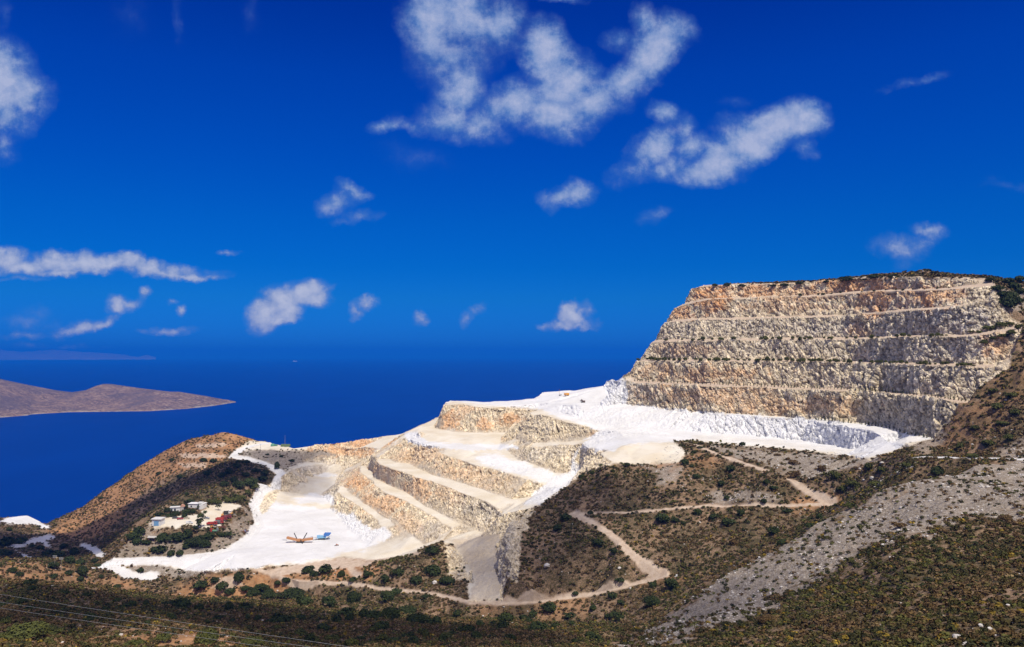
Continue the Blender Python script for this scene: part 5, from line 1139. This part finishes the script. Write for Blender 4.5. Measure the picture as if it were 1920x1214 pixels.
bush(1757, 881, 15, 'dark_bush', 'bright green bush at the top end of the scree ridge under the white road', None); COL.objects[-1].pop('group', None) if 'group' in COL.objects[-1] else None
bushes([(1367,975,15),(1388,958,12),(1307,958,9),(1243,969,14),(1281,977,8),(1339,967,9),(1452,994,12),(1467,1016,13),(1478,954,10),(1516,984,8),(1536,969,11),(1265,972,9)], 'dark_bush', 'dark green bush below the level arm of the zigzag path', 'bushes below the level path')
bushes([(1119,1014,12),(1151,1033,9),(1149,1115,10),(1162,1084,9),(1078,1110,8),(1105,960,6),(1060,968,12),(1045,985,14)], 'dark_bush', 'dark bush on the shaded hill left of the lower zigzag path', 'bushes on the shaded hill')
bushes([(1222,1095,9),(1260,1093,15),(1224,1122,21),(1164,1127,9),(1032,1138,14),(1110,1140,10),(1070,1150,11),(1150,1150,12),(1000,1150,10)], 'dark_bush', 'dark bush below the dirt track at the foot of the scrub hill', 'bushes below the dirt track')
bushes([(1437,1159,22,.6),(1689,982,10),(1886,971,20,.7),(1375,1015,8)], 'brown_bush', 'broad brown green bush on the pale scree slope', 'bushes on the scree')
bushes([(810,1029,15),(838,1085,17),(810,1067,17),(779,1087,12),(797,1117,9)], 'dark_bush', 'dark bush on the rocky outcrop left of the shaded ramp', 'bushes on the rocky outcrop')
bushes([(741,1107,9),(727,1118,11),(664,1117,15),(547,1107,19),(573,1126,13),(615,1128,13),(504,1111,15),(488,1098,11),(447,1080,11,1.3),(416,1098,9),(375,1093,13),(479,1106,14),(611,1067,11),(575,1067,9),(520,1090,8),(535,1085,7),(400,1088,7),(430,1108,9),(460,1100,8),(590,1075,7),(640,1075,8),(660,1085,7),(690,1075,8),(720,1085,9),(745,1070,9)], 'dark_bush', 'dark green bush on the orange earth slope under the white yard', 'bushes on the orange slope', 1.3)
bushes([(765,1140,17),(785,1156,19),(733,1150,17),(702,1152,14),(856,1148,13),(650,1146,12),(680,1150,11),(820,1160,14),(900,1165,12),(940,1172,11)], 'dark_bush', 'dark shaded bush in the hollow below the dirt track', 'bushes in the shaded hollow', 1.15)
bushes([(797,1186,14),(840,1190,12),(626,1194,15),(658,1206,14),(717,1196,13),(591,1198,12),(947,1205,12),(700,1180,12),(560,1185,13),(520,1175,12)], 'olive_bush', 'green bush on the nearest slope at the bottom edge of the view', 'bushes on the nearest slope')
bushes([(43,1184,44,.62),(386,1193,24),(472,1198,20),(252,1204,15),(304,1198,13),(10,1165,14),(90,1178,24,.7)], 'olive_bush', 'large green bush on the near slope under the power cables', 'bushes under the power cables')
bushes([(264,1066,8),(157,1072,15),(129,1072,9),(100,1078,9),(150,1084,9),(21,1068,8),(218,1099,8),(113,1106,7),(57,1092,11),(40,1075,8),(190,1078,8)], 'dark_bush', 'green bush on the sunny slope in front of the white road fork', 'bushes before the road fork')
bushes([(275,1129,9),(343,1132,17),(372,1138,13),(311,1129,9),(60,1102,9),(160,1115,9),(220,1122,8),(120,1110,9),(430,1138,14),(460,1136,12)], 'dark_bush', 'dark bush along the brow of the shaded near slope', 'bushes along the near brow')
bushes([(297,885,7),(190,932,6),(379,861,8,.7),(399,862,8,.7),(322,859,9,.7),(390,885,9),(338,893,7),(350,925,7)], 'dark_bush', 'dark bush on the orange headland slope', 'bushes on the headland')
bushes([(90,1035,13),(110,1040,13),(130,1050,13),(75,1024,9),(100,1056,12),(140,1034,12),(150,1052,10),(62,1022,7),(118,1022,9),(10,1015,14),(35,1012,12),(18,990,9),(8,1035,12),(175,1052,8),(185,1058,7)], 'dark_bush', 'dark bush in the deep shade of the left valley', 'bushes in the shaded valley')
bushes([(250,1000,10),(262,994,9),(305,1006,13),(325,1002,13),(340,1004,13),(352,1000,11),(372,1010,15),(358,1012,12),(385,1018,10),(258,1013,8),(275,1014,7),(287,1027,8),(300,1029,9),(318,1037,8),(335,1034,9),(348,1020,8),(390,1005,9),(412,1000,7),(425,998,8)], 'dark_bush', 'dark green bush on the steep bank below the garage yard', 'bushes below the garage yard', 1.25)
bushes([(345,948,9),(330,962,8),(320,964,8),(355,937,8),(376,948,8),(350,958,9),(362,957,9),(345,965,8),(300,972,6),(315,955,8),(325,948,8),(300,963,8)], 'dark_bush', 'dark bush crowding round the two white houses', 'bushes round the houses')
bushes([(430,938,9),(410,940,9),(398,938,9),(420,932,8),(445,932,10),(465,920,10),(480,910,11),(455,933,8),(440,937,7)], 'olive_bush', 'green bush in the belt behind the truck yard', 'bushes behind the truck yard')
bushes([(492,894,12),(497,884,10),(470,902,12),(450,906,13),(440,896,12),(430,882,10),(445,872,8),(460,888,10),(478,880,8),(415,890,9),(420,905,9)], 'dark_bush', 'dark bush on the shaded knoll inside the bend of the white road', 'bushes on the shaded knoll')
bushes([(448,863,6),(460,865,7),(520,873,8,1.4),(548,862,4,1.3),(502,850,4),(526,855,4)], 'dark_bush', 'dark bush on the grey bank behind the yard', 'bushes on the grey bank')
bushes([(1362,534,6),(1390,535,6),(1450,533,10,.5),(1470,532,8,.6),(1500,531,9,.5),(1548,527,10,.5),(1570,525,10,.6),(1590,524,17,.5),(1640,520,15,.5),(1622,522,8,.6),(1672,517,9,.7),(1340,535,8,.5)], 'dark_bush', 'dark bush on the skyline along the top of the terraced quarry wall', 'bushes along the skyline')
bushes([(1858,522,10,.9),(1890,524,14),(1912,524,12),(1895,556,20),(1878,548,13),(1915,542,14),(1885,566,16),(1900,535,14),(1910,560,14),(1870,538,10)], 'dark_bush', 'dark green bush at the top right corner of the quarry wall', 'bushes at the top right corner')
bushes([(1845,640,7),(1860,634,8),(1880,628,9),(1895,622,9),(1908,612,8),(1820,622,5),(1835,622,6),(1850,616,7),(1875,608,9),(1895,604,9),(1862,612,8)], 'olive_bush', 'green bush at the right end of the upper bench', 'bushes at the right end of the upper bench')
bushes([(1870,760,12,.7),(1830,800,12,.7),(1880,790,14,.7),(1850,830,14,.7),(1800,835,9),(1770,850,6),(1826,852,10),(1890,820,13,.7),(1895,740,12,.7),(1860,730,9),(1905,770,12)], 'olive_bush', 'dark olive bush on the hillside right of the quarry wall', 'bushes on the right hillside')
bushes([(1175,871,8,.7),(1128,873,5),(1151,881,6),(1110,885,6),(1090,893,6),(1140,890,7)], 'dark_bush', 'dark bush along the top edge of the scrub hill beside the white rubble', 'bushes along the hill edge')

_r = np.random.default_rng(77)
bushes([(float(u), float(1152 + 50 * _r.random()), float(7 + 8 * _r.random())) for u in np.linspace(500, 1150, 40) + _r.uniform(-10, 10, 40)], 'dark_bush', 'dark green bush among the scrub of the shaded bottom slope', 'bushes on the shaded bottom slope')
bushes([(float(u), float(1122 + .02 * u + 40 * _r.random()), float(5 + 6 * _r.random())) for u in np.linspace(5, 480, 26) + _r.uniform(-8, 8, 26)], 'dark_bush', 'dark shaded bush between the near brow and the power cables', 'bushes above the power cables')
# rows of young trees along the benches of the wall
SP = bush_meshes(3, 70, .14, 'spire', 'sapling', 700)
def sap_row(line, off, spacing, hpx, label, group, skip=0.0, seed=1):
    r = np.random.default_rng(seed); Lx = np.array(line, float); u = Lx[0, 0]; n = 0
    while u < Lx[-1, 0]:
        if r.random() > skip:
            v = np.interp(u, Lx[:, 0], Lx[:, 1]); p = ground(u, v)
            if p is not None:
                hh = hpx * r.uniform(.7, 1.25) / ppm(p) / 2.0; o = put('sapling', SP[n % 3], loc=(p[0], p[1], p[2] - .1)); k = hh * r.uniform(.55, .9); o.scale = (k, k, hh); o.rotation_euler = (0, 0, u)
                tag(o, label, 'sapling', group); n += 1
        u += spacing * r.uniform(.7, 1.4)
sap_row([(1190,714),(1266,718),(1328,720.5),(1432,724),(1516,728),(1600,731)], 0, 6.2, 9, 'young slender tree in the row along the second lowest bench of the quarry wall', 'young trees on the second bench', seed=2)
sap_row([(1605,732),(1645,733.5),(1707,739.5),(1770,747),(1815,754)], 0, 6.0, 11, 'taller young tree in the row at the right end of the second lowest bench', 'taller young trees on the second bench', seed=3)
sap_row([(1530,787),(1593,792),(1655,801),(1697,812),(1748,823)], 0, 6.5, 11, 'young tree in the row at the foot of the wall above the white pit', 'young trees at the foot of the wall', seed=4)
def row_bushes(line, spacing, rpx, mat, label, group, seed, skip=.25):
    r = np.random.default_rng(seed); Lx = np.array(line, float); u = Lx[0, 0]
    while u < Lx[-1, 0]:
        if r.random() > skip: bush(u, float(np.interp(u, Lx[:, 0], Lx[:, 1])) - 2, rpx * r.uniform(.6, 1.3), mat, label, group, 1.25, 'shrub')
        u += spacing * r.uniform(.6, 1.5)
row_bushes([(1198,673),(1245,674.5),(1328,675.5),(1432,675.5),(1516,676.5),(1624,679.5),(1728,682),(1832,686)], 8.5, 4.8, 'olive_bush', 'small green shrub in the row along the third bench of the quarry wall', 'shrubs on the third bench', 11, .1)
row_bushes([(1225,638),(1245,638.5),(1328,637),(1432,636),(1516,635),(1603,634.5),(1707,630.5),(1800,629.5)], 11, 4.4, 'olive_bush', 'small yellow green shrub in the row along the fourth bench of the quarry wall', 'shrubs on the fourth bench', 12, .3)
row_bushes([(1500,555.5),(1560,551),(1645,545.5),(1728,543.5),(1791,540)], 17, 3.0, 'dark_bush', 'small shrub in the row along the highest bench of the quarry wall', 'shrubs on the highest bench', 13, .3)

def tree(u, v, hpx, label, cat, mat, lobes, name):
    """lobes: (x, z, r) of the crown in units of the height; (u, v) the foot"""
    p = ground(u, v); hh = hpx / ppm(p); t = thing(name, label, cat, p, 0)
    b = B(); topz = max(z for _, z, _ in lobes); b.tube((0, 0, -.3), (0, 0, hh * topz * .75), .04 * hh * .7, .012 * hh, 7)
    for x, z, r_ in lobes[1:]: b.tube((0, 0, hh * z * .55), (x * hh, 0, z * hh), .014 * hh, .006 * hh, 5)
    b.make('trunk', paint('bark', (.14, .10, .07), .95), t)
    r = np.random.default_rng(int(u)); QV, QF = [], []; off = 0
    for x, z, r_ in lobes:
        q, f = leaf_cloud(260, 'round', .16, int(u + z * 100), 5); q = (q - (0, 0, .85)) * r_ * hh * .85 + (x * hh, r.uniform(-.3, .3) * r_ * hh, z * hh); QV.append(q); QF.append(f + off); off += len(q)
    put('crown', mesh_from('crown', np.concatenate(QV), np.concatenate(QF), BUSHMAT[mat]), parent=t)
tree(377, 990, 34, 'tall dark pine with two crowns standing in the yard left of the red trucks', 'pine', 'pine', [(-.05, .42, .30), (-.02, .66, .28), (.20, .86, .20), (.10, .70, .22), (-.14, .25, .24)], 'pine_tree')
tree(409, 956.5, 13, 'small round tree casting a shadow in the middle of the white yard', 'tree', 'dark_bush', [(0, .66, .36), (-.3, .6, .26), (.3, .6, .26)], 'tree')
tree(279, 1044, 21, 'slender yellow tree at the foot of the bank by the white road', 'tree', 'yellow_tree', [(0, .35, .20), (0, .6, .17), (0, .82, .12)], 'poplar_tree')
tree(1649, 584, 16, 'dark conifer standing alone on the second highest bench of the wall', 'conifer', 'dark_bush', [(0, .25, .28), (0, .5, .22), (0, .75, .14)], 'conifer_tree')
tree(367, 1000, 20, 'dark tree rising in front of the yard below the pine', 'tree', 'dark_bush', [(0, .5, .36), (.2, .75, .25), (-.2, .6, .25)], 'tree')

# single boulders
for i, (u, v, r_, lab) in enumerate([(1797,1198,8.5,'largest pale orange boulder at the bottom right of the near slope'), (1812,1209,7,'pale boulder just below the largest orange one at the bottom right'), (1857,1178,4.5,'small grey boulder right of the large orange boulder'), (1654,869,5,'white boulder just under the edge of the white pit'), (1634,897,4.5,'upright white stone among olive bushes below the white pit'), (1730,908,3.5,'white stone beside the top of the scree ridge'), (1025,1062,6,'pale round boulder on the shaded hill above the dirt track'), (1162,1066,3.5,'small white stone on the shaded hill left of the lower zigzag path'), (1648,1175,4,'grey stone among brown scrub on the near right slope'), (815,1093,5,'white rock on the outcrop between dark bushes')]):
    co, f = stone_mesh(40 + i, 3); p = ground(u, v); k = r_ / ppm(p); o = put('boulder', mesh_from('boulder', co * k, f, STONE), loc=(p[0], p[1], p[2] + .3 * k)); tag(o, lab, 'boulder')
print('done', round(time.time() - T0, 1), 's', len(bpy.data.objects), 'objects')
